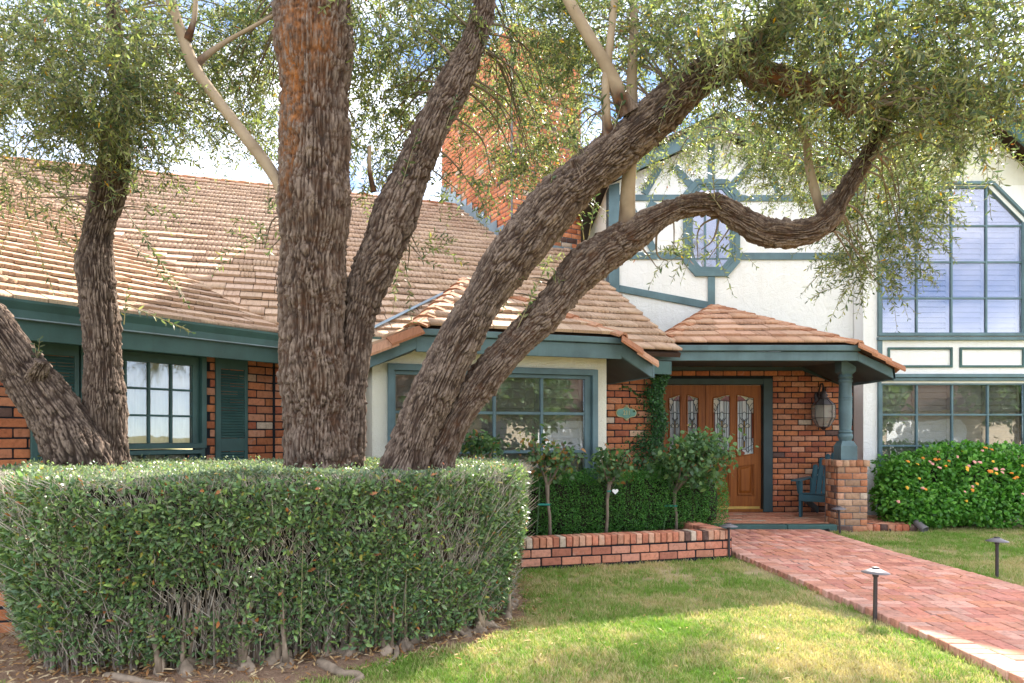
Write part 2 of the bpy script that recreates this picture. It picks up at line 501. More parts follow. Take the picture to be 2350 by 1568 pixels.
class Pieces:
    def __init__(s): s.items = []
    def add(s, mesh, mat4, color, parent, grain=False):
        s.items.append((mesh, mat4, color, parent, grain))
    def build(s, name, rest_name, rest_parent, mat, mat_j, limit, own_mesh_mat=True):
        def size(it):
            me, m = it[0], it[1]
            bb = [m @ Vector(me.vertices[i].co) for i in (0, len(me.vertices) // 2, len(me.vertices) - 1)]
            p = m.translation
            if p.y < 0.4: return 0
            e = max((bb[0] - bb[1]).length, (bb[0] - bb[2]).length, (bb[1] - bb[2]).length)
            x = CX + p.x / p.y * F_PX; y = HY - (p.z - CAM_H) / p.y * F_PX
            return (e / p.y) * (1.0 if -60 < x < 2410 and -40 < y < 1610 else 0.01)
        order = sorted(s.items, key=size, reverse=True)
        for me, m, c, par, g in order[:limit]:
            o = bpy.data.objects.new(name, me); COL.objects.link(o)
            if not me.materials: me.materials.append(mat)
            o.matrix_world = m
            if par is not None:
                o.parent = par
                if par.type == 'EMPTY': o.matrix_parent_inverse = (Matrix.Translation(par.location) @ par.rotation_euler.to_matrix().to_4x4()).inverted()
                o.matrix_basis = m
            o.color = (*c, 1)
        rest = order[limit:]
        if rest:
            V, L, T, CO, G, base = [], [], [], [], [], 0
            for me, m, c, par, g in rest:
                n = len(me.vertices); co = np.empty(n * 3, np.float32); me.vertices.foreach_get('co', co); co = co.reshape(-1, 3)
                A = np.array(m); w = co @ A[:3, :3].T + A[:3, 3]
                lp = np.empty(len(me.loops), np.int32); me.loops.foreach_get('vertex_index', lp)
                tt = np.empty(len(me.polygons), np.int32); me.polygons.foreach_get('loop_total', tt)
                V.append(w); L.append(lp + base); T.append(tt); CO.append(np.tile(c, (n, 1))); G.append(co + np.array(m.translation) * 7.3); base += n
            me = np_mesh(rest_name, np.concatenate(V), np.concatenate(L), np.concatenate(T), np.concatenate(CO), np.concatenate(G))
            link(rest_name, me, rest_parent, True, mat_j, 'stuff')

BRICK_COL = [(.46, .165, .072), (.41, .135, .062), (.48, .19, .10), (.37, .115, .062), (.44, .18, .095), (.52, .24, .14), (.42, .145, .065), (.48, .175, .075)]
def brick_color(pal=BRICK_COL, odd=0.05):
    c = random.choice(pal); k = random.uniform(0.82, 1.15)
    if random.random() < odd: c = random.choice([(.52, .40, .30), (.13, .075, .06), (.55, .34, .22)])
    return tuple(v * k for v in c)

def lay_bricks(pcs, F, t0, t1, z0, z1, parent, openings=(), L=0.228, H=0.091, joint=0.016, depth=0.05, proud=0.010, pal=BRICK_COL, odd=0.045, d0=0.0, phase=0.0):
    rows = int(round((z1 - z0) / H))
    for r in range(rows):
        zb = z0 + r * H; zt = min(zb + H, z1); zm = (zb + zt) / 2
        if zt - zb < 0.03: continue
        segs = [(t0, t1)]
        for (a, b, c, d) in openings:
            if c - 0.02 < zm < d + 0.02:
                ns = []
                for (p, q) in segs:
                    if b <= p or a >= q: ns.append((p, q)); continue
                    if a > p: ns.append((p, a))
                    if b < q: ns.append((b, q))
                segs = ns
        for (p, q) in segs:
            off = phase + (L / 2 if r % 2 else 0.0)
            k = math.floor((p - off) / L); x = off + k * L
            while x < q:
                a, b = max(x, p), min(x + L, q)
                if b - a > 0.045:
                    w = b - a - joint
                    m = F.mat((a + b) / 2 + random.uniform(-.002, .002), zm + random.uniform(-.002, .002), d0 + proud - depth / 2 + random.uniform(-.003, .004))
                    m = m @ Matrix.Rotation(random.uniform(-.012, .012), 4, 'Y')
                    m = m @ Matrix.Diagonal((w, depth, zt - zb - joint, 1))
                    pcs.add(random.choice(BRICK_MESH), m, brick_color(pal, odd), parent)
                x += L
# ================================================================== the house
house = empty('house', (2.5, 11.6, 0), 0, 'brick and white stucco house with green trim, tan shake roof and tall brick chimney', 'house')
bricks = Pieces(); shingles = Pieces()

def frame_window(F, name, t0, t1, z0, z1, cols, rows, fw=0.07, mw=0.022, d=0.03, trim='teal', glass='glass_low', inside='louvre_brown', recess=0.05, chamfer=0.0, louvre=0.075, lower=None, tilt=35, stiles=True, casing=0.0):
    """window > frame, sill, muntin, pane, louvre or blind. cols/rows are the glass edges; chamfer cuts the top corners"""
    k = MB()
    w = None
    def pts(a, b, c, e, ch, dd):
        if ch <= 0: return [F.at(a, c, dd), F.at(b, c, dd), F.at(b, e, dd), F.at(a, e, dd)]
        return [F.at(a, c, dd), F.at(b, c, dd), F.at(b, e - ch, dd), F.at(b - ch, e, dd), F.at(a + ch, e, dd), F.at(a, e - ch, dd)]
    g0, g1, h0, h1 = cols[0], cols[-1], rows[0], rows[-1]
    ch_in = chamfer
    part = MB().ring(pts(t0, t1, z0, z1, chamfer + (t1 - t0 - (g1 - g0)) * 0.15 if chamfer else 0, d + 0.02), pts(t0 + fw * .55, t1 - fw * .55, z0 + fw * .55, z1 - fw * .55, ch_in, d + 0.02), -F.n * (d + 0.10)).build(name, M[trim], house, bevel=0.004)
    a, b, c, e = t0 + fw * .55, t1 - fw * .55, z0 + fw * .55, z1 - fw * .55
    MB().ring(pts(a + .002, b - .002, c + .002, e - .002, ch_in, -0.004), pts(g0, g1, h0, h1, ch_in, -0.004), -F.n * 0.06).build('frame', M[trim], part, bevel=0.004)
    for x in cols[1:-1]:
        top = h1
        if ch_in:
            if x < g0 + ch_in: top = h1 - (g0 + ch_in - x)
            if x > g1 - ch_in: top = h1 - (x - (g1 - ch_in))
        MB().wbox(F, x - mw / 2, x + mw / 2, h0 - .001, top + .001, -0.062, -0.016).build('muntin', M[trim], part, bevel=0.004)
    for z in rows[1:-1]:
        for p, q in zip(cols[:-1], cols[1:]):
            MB().wbox(F, p + (mw / 2 if p != g0 else -.001), q - (mw / 2 if q != g1 else -.001), z - mw / 2, z + mw / 2, -0.060, -0.019).build('muntin', M[trim], part, bevel=0.004)
    for i in range(len(cols) - 1):
        for j in range(len(rows) - 1):
            p, q, r, s = cols[i] + .001, cols[i + 1] - .001, rows[j] + .001, rows[j + 1] - .001
            poly = [F.at(p, r, -.04), F.at(q, r, -.04), F.at(q, s, -.04), F.at(p, s, -.04)]
            if ch_in and j == len(rows) - 2:
                if i == 0: poly = [F.at(p, r, -.04), F.at(q, r, -.04), F.at(q, s, -.04), F.at(min(q, p + ch_in), s, -.04), F.at(p, max(r, s - ch_in), -.04)]
                if i == len(cols) - 2: poly = [F.at(p, r, -.04), F.at(q, r, -.04), F.at(q, max(r, s - ch_in), -.04), F.at(max(p, q - ch_in), s, -.04), F.at(p, s, -.04)]
            MB().prism(poly, -F.n * 0.004).build('pane', M[glass], part)
    # room behind
    e_ = .012
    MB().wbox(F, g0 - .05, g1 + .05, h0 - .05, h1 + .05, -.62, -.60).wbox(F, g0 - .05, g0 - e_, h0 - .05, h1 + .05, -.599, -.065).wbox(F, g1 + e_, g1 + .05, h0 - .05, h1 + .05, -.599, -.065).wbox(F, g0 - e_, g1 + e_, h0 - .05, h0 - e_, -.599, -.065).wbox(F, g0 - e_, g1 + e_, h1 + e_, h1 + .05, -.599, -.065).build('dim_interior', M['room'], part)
    if inside.startswith('louvre'):
        im = M[inside]
        ng = max(1, round((g1 - g0) / 0.55)); gw = (g1 - g0) / ng
        n = int((h1 - h0) / louvre)
        for gi in range(ng):
            tl = tilt + random.uniform(-12, 14); ca, sa = math.cos(math.radians(tl)), math.sin(math.radians(tl))
            a0, a1 = g0 + gi * gw + .035, g0 + (gi + 1) * gw - .035
            if stiles:
                MB().wbox(F, g0 + gi * gw, a0, h0, h1, -.145, -.115).wbox(F, a1, g0 + (gi + 1) * gw, h0, h1, -.145, -.115).build('shutter_stile', im, part)
            for i in range(n):
                z = h0 + (i + .5) * (h1 - h0) / n; hh = louvre * 0.56
                t_ = 0.006
                c8 = []
                for (uu, vv) in ((-hh, -t_), (hh, -t_), (hh, t_), (-hh, t_)):
                    c8.append((uu * ca + vv * sa, uu * -sa + vv * ca))
                q = [F.at(a0 + .002, z + y_, -.13 + x_) for y_, x_ in c8]
                MB().prism(q, F.u * (a1 - a0 - .004)).build('louvre', im, part)
    elif inside == 'cream':
        # soft pleated blind
        k = MB(); n = 60; z_lo, z_hi = h0 - .008, h1 + .008
        v = []
        for i in range(n + 1):
            t = g0 - .008 + (g1 - g0 + .016) * i / n
            dd = -.088 + .006 * math.sin(i * 1.7) + .004 * math.sin(i * .6)
            v += [F.at(t, z_lo, dd), F.at(t, z_hi, dd)]
        k.add(v, [(2 * i, 2 * i + 2, 2 * i + 3, 2 * i + 1) for i in range(n)])
        k.build('blind', M['cream'], part)
    return part

def slab(F, t0, t1, z0, z1, d0, d1, holes):
    """wall slab with window and door openings"""
    k = MB(); ts = sorted({t0, t1, *[h[0] for h in holes], *[h[1] for h in holes]})
    for a, b in zip(ts[:-1], ts[1:]):
        z = z0
        hs = sorted([(h[2], h[3]) for h in holes if h[0] <= a + 1e-6 and h[1] >= b - 1e-6])
        for lo, hi in hs:
            if lo > z: k.wbox(F, a, b, z, lo, d0, d1)
            z = max(z, hi)
        if z < z1: k.wbox(F, a, b, z, z1, d0, d1)
    return k

# ---- left wing wall ------------------------------------------------
tl0 = -4.6
wt0, _ = WL.px(182, 900); wt1, _ = WL.px(469.5, 900)
_, wz1 = WL.px(395, 803)
gx0, _ = WL.px(200, 900); gx1 = WL.px(441, 900)[0]
rows_px = [1126.0, 1000.6, 947 , 879.0]
zr = [WL.px(395, 850 / 1.2766 + y)[1] if False else None for y in rows_px]
def crop6(x, y): return x / 2.611 / 1.2766, (850 + y / 2.611) / 1.2766
z_top = WL.px(*crop6(1050, 545))[1]; z_m2 = WL.px(*crop6(1050, 748))[1]; z_m1 = WL.px(*crop6(1050, 957))[1]; z_b = WL.px(*crop6(1050, 1172))[1]
cA = [WL.px(*crop6(x, 700))[0] for x in (610, 783, 970, 1150, 1320, 1478)]
L_wall = slab(WL, tl0, 0.0, 0.0, 2.50, -0.25, 0.0, [(wt0, wt1, .35, wz1)]).build('left_brick_wall', M['mortar_dark'], house)
bricks_open_L = [(wt0 - .01, wt1 + .01, 0.35, wz1 + .01)]
lay_bricks(bricks, WL, tl0, -0.01, 0.0, 2.366, L_wall, bricks_open_L, pal=BRICK_COL)
frame_window(WL, 'window', wt0, wt1, z_b - .06, wz1, cA, [z_b, z_m1, z_m2, z_top], fw=0.10, inside='cream', glass='glass_clear', trim='green')
cB = [WL.px(*crop6(x, 1250))[0] for x in (560, 740, 930, 1115, 1290, 1445)]
frame_window(WL, 'window', wt0 + .02, wt1 - .02, z_b - .46, z_b - .075, cB, [z_b - .40, z_b - .125], fw=0.08, inside='cream', glass='glass_clear', trim='green')
# side boards that close the window opening
MB().wbox(WL, wt1 - .035, wt1, .35, wz1, -.14, .012).build('window_jamb', M['green'], house)
MB().wbox(WL, wt0, wt0 + .02, .35, wz1, -.14, .012).build('window_jamb', M['green'], house)

def shutter(F, t0, t1, z0, z1, mid):
    p = MB().ring([F.at(t0, z0, .035), F.at(t1, z0, .035), F.at(t1, z1, .035), F.at(t0, z1, .035)],
                  [F.at(t0 + .06, z0 + .08, .035), F.at(t1 - .04, z0 + .08, .035), F.at(t1 - .04, z1 - .16, .035), F.at(t0 + .06, z1 - .16, .035)], -F.n * .033).build('shutter', M['green'], house, bevel=.004)
    MB().wbox(F, t0 + .058, t1 - .038, mid - .10, mid + .045, .005, .033).build('mid_rail', M['green'], p, bevel=.003)
    MB().wbox(F, t0 + .02, t1 - .02, z0 + .02, z1 - .02, .001, .004).build('back_panel', M['dark_green'], p)
    for a, b in ((z0 + .085, mid - .105), (mid + .05, z1 - .165)):
        n = int((b - a) / .030)
        for i in range(n):
            z = a + (i + .5) * (b - a) / n
            q = [F.at(t0 + .061, z - .014, .028), F.at(t0 + .061, z - .008, .030), F.at(t0 + .061, z + .016, .011), F.at(t0 + .061, z + .010, .009)]
            MB().prism(q, F.u * (t1 - t0 - .102)).build('slat', M['green'], p)
s0, zt = WL.px(*crop6(1640, 487)); s1, _ = WL.px(*crop6(1885, 487)); zm = WL.px(*crop6(1760, 1165))[1]
shutter(WL, s0, s1, 0.55, min(zt, 2.30), zm)
s0, _ = WL.px(68, 850); s1, _ = WL.px(179, 850)
shutter(WL, s0, s1, 0.55, min(zt, 2.30), zm)

# ---- middle wall ----------------------------------------------------
mt_b0, mt_b1 = 1.0326, 1.0326 + 2.81
mt_end = WM.px(1510, 950)[0]
M_wall = MB().wbox(WM, 0.0, mt_end, 0.0, 2.55, -0.25, 0.0).build('middle_brick_wall', M['mortar_dark'], house)
lay_bricks(bricks, WM, 0.01, mt_b0, 0.0, 2.457, M_wall, phase=.11)
lay_bricks(bricks, WM, mt_b1, mt_end, 0.0, 2.457, M_wall)

# ---- bay --------------------------------------------------------------
bw = 2.81
b_t0, b_z1 = WB.px(889, 833); b_t1 = WB.px(1369, 851)[0]; b_z1b = WB.px(1369, 851)[1]
bz_top = (b_z1 + b_z1b) / 2
b_z0 = 0.62
bay = MB().wbox(WB, 0, b_t0 + .02, 0, 2.44, -.15, 0).wbox(WB, b_t1 - .02, bw, 0, 2.44, -.15, 0).wbox(WB, b_t0 + .02, b_t1 - .02, bz_top - .02, 2.44, -.15, 0).wbox(WB, b_t0 + .02, b_t1 - .02, 0, b_z0 + .02, -.15, 0)
bay.wbox(WB, 0, .15, 0, 2.40, -1.0, -.1505).wbox(WB, bw - .15, bw, 0, 2.44, -1.0, -.1505)
bay = bay.build('bay_wall', M['stucco_cream'], house)
bc = [WB.px(x, 950)[0] for x in (908, 1020, 1136, 1245, 1343)]
br = [WB.px(1245, y)[1] for y in (1120, 1037, 949)] + [WB.px(1245, 868)[1]]
frame_window(WB, 'window', b_t0, b_t1, br[0] - .08, bz_top, bc, br, fw=.13, mw=.035, inside='louvre_brown', louvre=.115, tilt=20)

# ---- door wall, gable ---------------------------------------------------
dt0, dt1 = 1.90, 5.71
o0 = WD.px(1500, 1000)[0]; o1, oz1 = WD.px(1773, 869)
D_wall = slab(WD, dt0, dt1, .0, 2.62, -.30, -.012, [(o0 + .01, o1 - .01, .1, oz1 - .01)]).build('door_brick_wall', M['mortar_dark'], house)
lay_bricks(bricks, WD, dt0, dt1 - .004, .10, 2.557, D_wall, [(o0, o1, .1, oz1)], d0=-.012)
# return wall beside the door, behind the ivy
e = WM.at(mt_end, 0)
MB().prism([Vector((e.x - .15, e.y + .05, 0)), Vector((e.x, e.y, 0)), Vector((1.93, 11.64, 0)), Vector((1.78, 11.64, 0))], Vector((0, 0, 2.55))).build('return_wall', M['mortar_dark'], house)
# front door: green casing, two leaves
jw = .155
c = MB().wbox(WD, o0, o0 + jw, .10, oz1, -.16, .012).wbox(WD, o1 - jw, o1, .10, oz1, -.16, .012).wbox(WD, o0 + jw, o1 - jw, oz1 - .10, oz1, -.16, .012)
door = c.build('front_door', M['dark_green'], house, bevel=.006)
MB().wbox(WD, o0 + jw, o1 - jw, .10, .145, -.20, -.02).build('threshold', M['wood'], door)
MB().wbox(WD, o0 + jw + .03, o1 - jw - .03, .146, .185, -.10, -.085).build('brass_strip', M['brass'], door)
split = WD.px(1623.5, 1000)[0]
dz0, dz1 = .15, WD.px(1700, 883.5)[1]

def smooth_arc(a, b, n): return [a + (b - a) * i / n for i in range(n + 1)]
def panel_outline(x0, x1, z0, z1, flip, top_wave=.045, bot_wave=.0):
    """rounded rectangle whose top (and bottom) is an S curve, higher on one side"""
    pts = []; n = 10
    def wv(u): return 0.5 - 0.5 * math.cos(math.pi * u)
    for i in range(n + 1):
        u = i / n; h = wv(1 - u) if flip else wv(u)
        rr = .012 * (1 - min(1, min(u, 1 - u) * 8)) ** 2
        pts.append((x0 + (x1 - x0) * u, z0 + bot_wave * h + rr))
    for i in range(n + 1):
        u = 1 - i / n; h = wv(u) if flip else wv(1 - u)
        rr = .014 * (1 - min(1, min(u, 1 - u) * 8)) ** 2
        pts.append((x0 + (x1 - x0) * u, z1 - top_wave * (1 - h) - rr))
    return pts

def cov_leaded():
    k = NT('leaded_glass')
    a = k.n('ShaderNodeAttribute'); a.attribute_name = 'tint'
    c = k.mix(1.0, a.outputs['Color'], k.ramp(k.noise(9, 4, stretch=(1, 1, .4)), [(.3, .86), (.7, 1.04)]), 'MULTIPLY')
    k.col(c); k.rough(.22, .5); k.bump(k.noise(30, 4), .25, .01)
    return k.m
M['leaded'] = cov_leaded()
M['lead'] = plain('lead_came', (.030, .032, .035), .45, .5, .3)

def clip_poly(poly, hole):
    """keep the part of poly (2d list) inside convex-ish hole given as bounds function"""
    return poly

def leaf_door(x0, x1):
    leaf = MB(); mid = (x0 + x1) / 2
    st = .115
    cells = [(x0 + st, mid - .055, True), (mid + .055, x1 - st, False)]
    gz0, gz1 = WD.px(1700, 1048)[1], WD.px(1700, 905)[1]
    pz0, pz1 = WD.px(1700, 1140)[1], WD.px(1700, 1066)[1]
    # leaf as stiles and rails round the openings
    d0, d1 = -.145, -.095
    leaf.wbox(WD, x0, cells[0][0], dz0, dz1, d0, d1).wbox(WD, cells[0][1], cells[1][0], dz0, dz1, d0, d1).wbox(WD, cells[1][1], x1, dz0, dz1, d0, d1)
    for a, b, f in cells:
        leaf.wbox(WD, a, b, dz0, pz0, d0, d1)
        leaf.wbox(WD, a, b, pz0, pz1 + .02, d0, d1 - .022)
        for (zlo, zhi, lw) in ((pz1 + .0, gz0, 1), (gz1, dz1, 0)):
            pass
        po = panel_outline(a, b, pz0, pz1, not f, .035)
        go = panel_outline(a, b, gz0, gz1, f, .05, .035)
        n = len(po) // 2
        # wood between panel top and glass bottom, and above the glass, following the curves
        pt = list(reversed(po[n:])); gb = go[:n]; gt = list(reversed(go[n:]))
        for i in range(n - 1):
            q = [WD.at(pt[i][0], pt[i][1], d1), WD.at(pt[i + 1][0], pt[i + 1][1], d1), WD.at(gb[i + 1][0], gb[i + 1][1], d1), WD.at(gb[i][0], gb[i][1], d1)]
            leaf.prism(q, WD.n * (d0 - d1))
            q = [WD.at(gt[i][0], gt[i][1], d1), WD.at(gt[i + 1][0], gt[i + 1][1], d1), WD.at(gt[i + 1][0], dz1, d1), WD.at(gt[i][0], dz1, d1)]
            leaf.prism(q, WD.n * (d0 - d1))
    o = leaf.build('door_leaf', M['wood'], house)
    for a, b, f in cells:
        po = panel_outline(a + .045, b - .045, pz0 + .05, pz1 - .035, not f, .035)
        pi = panel_outline(a + .075, b - .075, pz0 + .09, pz1 - .06, not f, .03)
        lo = [WD.at(x, z, d1 - .021) for x, z in po]; hi = [WD.at(x, z, d1 - .004) for x, z in pi]
        n = len(lo)
        MB().add(lo + hi, [tuple(range(n, 2 * n))] + [(i, (i + 1) % n, n + (i + 1) % n, n + i) for i in range(n)]).build('raised_panel', M['wood'], o)
        # mouldings
        for out, t in ((panel_outline(a, b, gz0, gz1, f, .05, .035), .013), (panel_outline(a + .02, b - .02, pz0 + .02, pz1 - .01, not f, .035), .009)):
            pts = [WD.at(x, z, d1 + .002) for x, z in out]
            MB().tube(pts + pts[:2], t, 6).build('moulding', M['wood'], o, smooth=True)
        # leaded glass: one piece of glass per cell of the came pattern
        W = b - a; Hh = gz1 - gz0 - .05
        def q(u, v): return (a + W * (u if f else 1 - u), gz0 + .03 + Hh * v)
        white, cream, ice, amber, red, rose = (.62, .62, .60), (.60, .55, .43), (.55, .60, .60), (.34, .20, .03), (.22, .045, .022), (.30, .09, .08)
        cames = []; panes = []
        def pane(pts, c): panes.append(([q(*p) for p in pts], c))
        # base of clear textured strips
        xs = [.14, .34, .50, .57, .64, .80, 1.0]
        pane([(.0, .02), (1, .0), (1, .97), (.0, .92)], white)
        for x in (.30, .70, .86):
            pane([(x - .005, .03), (x + .09, .03), (x + .09, .9), (x - .005, .9)], ice)
        pane([(0, .28), (.13, .28), (.13, .72), (0, .80)], red)
        pane([(0, .86), (.25, .80), (.44, .90), (.3, .97), (0, .95)], cream)
        pane([(0, .70), (.20, .74), (.26, .80), (.1, .87), (0, .88)], cream)
        pane([(.40, .915), (.98, .90), (1, .99), (.75, 1.0), (.55, .955)], rose)
        pane([(0, .0), (.30, .03), (.48, .09), (.24, .14), (0, .18)], ice)
        pane([(.48, .03), (.72, .085), (1, .07), (1, -.03), (.6, -.02)], red)
        pane([(.50, .12), (.59, .12), (.59, .58), (.50, .58)], amber)
        pane([(.42, .62), (.545, .57), (.67, .62), (.65, .70), (.545, .73), (.44, .70)], ice)
        pane([(.20, .50), (.36, .53), (.545, .48), (.40, .455), (.26, .46)], cream)
        pane([(.89, .50), (.73, .53), (.545, .48), (.69, .455), (.83, .46)], cream)
        pane([(.44, .28), (.545, .335), (.65, .28), (.545, .22)], ice)
        for x, v0, v1 in ((.14, .05, .8), (.30, .05, .86), (.42, .50, .93), (.67, .50, .93), (.80, .05, .93), (.50, .1, .6), (.59, .1, .6), (.42, .05, .46), (.67, .05, .46)):
            cames.append([(x, v0), (x, v1)])
        for v in (.70, .28):
            cames.append([(0, v), (.42, v)]); cames.append([(.67, v), (1, v)])
        cames += [[(.42, .62), (.545, .57), (.67, .62), (.65, .70), (.545, .73), (.44, .70), (.42, .62)],
                  [(.28, .70), (.31, .63), (.40, .585), (.50, .56)], [(.81, .70), (.78, .63), (.69, .585), (.59, .56)],
                  [(.20, .50), (.36, .53), (.545, .48), (.40, .455), (.26, .46), (.20, .50)], [(.89, .50), (.73, .53), (.545, .48), (.69, .455), (.83, .46), (.89, .50)],
                  [(.44, .28), (.545, .335), (.65, .28), (.545, .22), (.44, .28)],
                  [(0, .80), (.2, .74), (.26, .80), (.1, .87), (0, .88)], [(.26, .80), (.44, .90), (.3, .97)], [(0, .93), (.25, .95), (.44, .9)], [(.4, .915), (.70, .93), (.98, .90)],
                  [(0, .18), (.24, .14), (.48, .09), (.30, .03)], [(0, .1), (.2, .09), (.32, .035)], [(.48, .09), (.72, .085), (1, .07)], [(.13, .28), (.06, .2), (0, .19)]]
        for i, (pp, cc) in enumerate(panes):
            me = MB().prism([WD.at(x, z, -.128 + .0006 * i) for x, z in pp], WD.n * -.003).mesh('glass_piece')
            at = me.attributes.new('tint', 'FLOAT_COLOR', 'POINT')
            at.data.foreach_set('color', list((*cc, 1)) * len(me.vertices))
            link('glass_piece', me, o, True, M['leaded'])
        k = MB()
        for cm in cames:
            pl = [q(*p) for p in cm]
            for p_, q_ in zip(pl[:-1], pl[1:]): k.bar(WD.at(*p_, -.117), WD.at(*q_, -.117), .0085, .006, WD.n)
        k.build('lead_came', M['lead'], o)
    return o
dl = leaf_door(o0 + jw + .005, split - .003)
dr = leaf_door(split + .003, o1 - jw - .005)
MB().wbox(WD, split - .006, split + .035, dz0 + .01, dz1 - .003, -.0945, -.078).build('astragal', M['wood'], dr, bevel=.004)
px_, pz_ = WD.px(1637, 1020)
MB().lathe([(.004, 0), (.013, .003), (.013, .008), (.006, .012)], 12, WD.mat(px_, pz_, -.094) @ Matrix.Rotation(math.radians(90), 4, 'X')).build('peephole', M['lead'], dr)
hx_, hz_ = WD.px(1640, 1092)
MB().lathe([(.03, 0), (.03, .01), (.012, .012), (.012, .04), (.028, .05), (.028, .07), (.01, .078)], 14, WD.mat(hx_, hz_, -.094) @ Matrix.Rotation(math.radians(90), 4, 'X')).build('door_knob', M['black'], dr, smooth=True)

# upper stucco wall with timbers
gx0_, gx1_ = WD.px(1397, 600)[0], 5.71
gpx, gpz = WD.px(1648, 312)
gz_e0 = WD.px(1397, 425)[1]; gz_e1 = WD.px(1985, 452)[1] + .0
poly = [WD.at(gx0_, 2.60), WD.at(gx1_, 2.60), WD.at(gx1_, gz_e1), WD.at(gpx, gpz), WD.at(gx0_, gz_e0)]
ox0, ox1 = WD.px(1567, 520)[0], WD.px(1697, 520)[0]; oz0, oz1_ = WD.px(1630, 635.5)[1], WD.px(1630, 413)[1]
och = WD.px(1595, 635)[0] - ox0
def octo(i):
    a, b, c_, d_, h = ox0 + i, ox1 - i, oz0 + i, oz1_ - i, och - i * .42
    return [(a + h, c_), (b - h, c_), (b, c_ + h * 1.15), (b, d_ - h * 1.15), (b - h, d_), (a + h, d_), (a, d_ - h * 1.15), (a, c_ + h * 1.15)]
gw = MB().prism(poly, -WD.n * .30)
gable = gw.build('gable_wall', M['stucco'], house)
def O3(i, d): return [WD.at(x, z, d) for x, z in octo(i)]
win = MB().ring(O3(0, .045), O3(.085, .045), -WD.n * .044).build('octagonal_window', M['teal'], house, bevel=.005)
MB().ring(O3(.086, .032), O3(.125, .032), -WD.n * .031).build('frame', M['teal'], win, bevel=.004)
MB().ring(O3(.126, .022), O3(.165, .022), -WD.n * .021).build('frame', M['teal'], win, bevel=.004)
MB().prism(O3(.164, .006), -WD.n * .003).build('pane', M['glass_up'], win)
MB().prism(O3(.13, .0025), -WD.n * .002).build('white_blind', M['louvre_white'], win)
ocx = (ox0 + ox1) / 2
for dx in (-.105, .105):
    MB().wbox(WD, ocx + dx - .017, ocx + dx + .017, oz0 + .17, oz1_ - .17, .0065, .021).build('muntin', M['teal'], win)
for z in (oz0 + .30, oz1_ - .30):
    MB().wbox(WD, ocx - .31, ocx - .123, z - .012, z + .012, .0065, .017).wbox(WD, ocx - .087, ocx + .087, z - .012, z + .012, .0065, .017).wbox(WD, ocx + .123, ocx + .31, z - .012, z + .012, .0065, .017).build('muntin', M['teal'], win)

def timber(pts, d=.03, name='timber'):
    MB().prism([WD.at(*p, d) for p in pts], -WD.n * (d - .002)).build(name, M['teal'], gable, bevel=.004)
def zpx(x, y): return WD.px(x, y)
# corner post, horizontals, verticals, braces
a = zpx(1397, 500)[0]; b = zpx(1421, 500)[0]
timber([(a, 3.4), (b, 3.4), (b, gz_e0 + .03), (a, gz_e0 - .02)], .034)
for (x0, x1, y0, y1, dd) in ((1421, 1567, 580, 596, .03), (1697, 1957, 581, 597, .03), (1421, 1560, 448, 462, .03), (1690, 1957, 449, 463, .03)):
    (p, zb), (q, zt_) = zpx(x0, y1), zpx(x1, y0)
    timber([(p + .002, zb), (q - .002, zb), (q - .002, zt_), (p + .002, zt_)], dd)
vx0, vx1 = zpx(1624, 600)[0], zpx(1640, 600)[0]
timber([(vx0, 3.2), (vx1, 3.2), (vx1, oz0 - .002), (vx0, oz0 - .002)], .031)
timber([(vx0, oz1_ + .002), (vx1, oz1_ + .002), (vx1, gpz - .15), (vx0, gpz - .15)], .031)
p0, p1, p2, p3 = zpx(1421, 655), zpx(1624, 693), zpx(1624, 710), zpx(1421, 671)
timber([(p0[0] + .002, p3[1]), (vx0 - .002, p2[1]), (vx0 - .002, p1[1]), (p0[0] + .002, p0[1])], .03)
p1, p2 = zpx(1657, 703), zpx(1657, 716)
timber([(vx1 + .002, p1[1] - .20), (vx1 + .5, p1[1] - .34), (vx1 + .5, p1[1] - .19), (vx1 + .002, p1[1] - .04)], .03)
for (x0, y0, x1, y1) in ((1587, 428, 1548, 384), (1678, 428, 1722, 384), (1478, 446, 1512, 386), (1440, 575, 1500, 464), (1500, 575, 1440, 464), (1790, 446, 1760, 386)):
    A = Vector(zpx(x0, y0)); B = Vector(zpx(x1, y1)); nrm = (B - A).normalized(); nrm = Vector((-nrm.y, nrm.x)) * .062
    timber([tuple(A - nrm), tuple(A + nrm), tuple(B + nrm), tuple(B - nrm)], .027)
# barge boards of the gable, roof behind
for sx, ex, ez in ((-1, gx0_ - .42, gz_e0 - .19), (1, gx1_ + .25, gz_e1 - .11)):
    A = Vector((ex, ez)); B = Vector((gpx, gpz + .02))
    MB().prism([WD.at(A.x, A.y - .06, .32), WD.at(B.x, B.y - .06, .32), WD.at(B.x, B.y + .16, .32), WD.at(A.x, A.y + .16, .32)], -WD.n * .05).build('barge_board', M['teal'], house)
    MB().prism([WD.at(A.x, A.y + .165, .40), WD.at(B.x, B.y + .165, .40), WD.at(B.x, B.y + .235, .40), WD.at(A.x, A.y + .235, .40)], -WD.n * 7.0).build('main_roof_slope', M['deck'], house)
# left return of the main block, its corner board and the wing behind
MB().box(gx0_ - .012, gx0_, 11.665, 11.90, 2.7, gz_e0 - .05).build('corner_board', M['dark_green'], house)
MB().box(gx0_ - .006, gx0_ + .2, 11.905, 18.5, 2.7, gz_e0).box(gx0_ + .2, gx1_, 18.3, 18.5, 0, gz_e0).box(gx1_ - .2, gx1_ + .004, 11.97, 18.5, 0, gz_e0).build('side_wall', M['stucco_cream'], house)

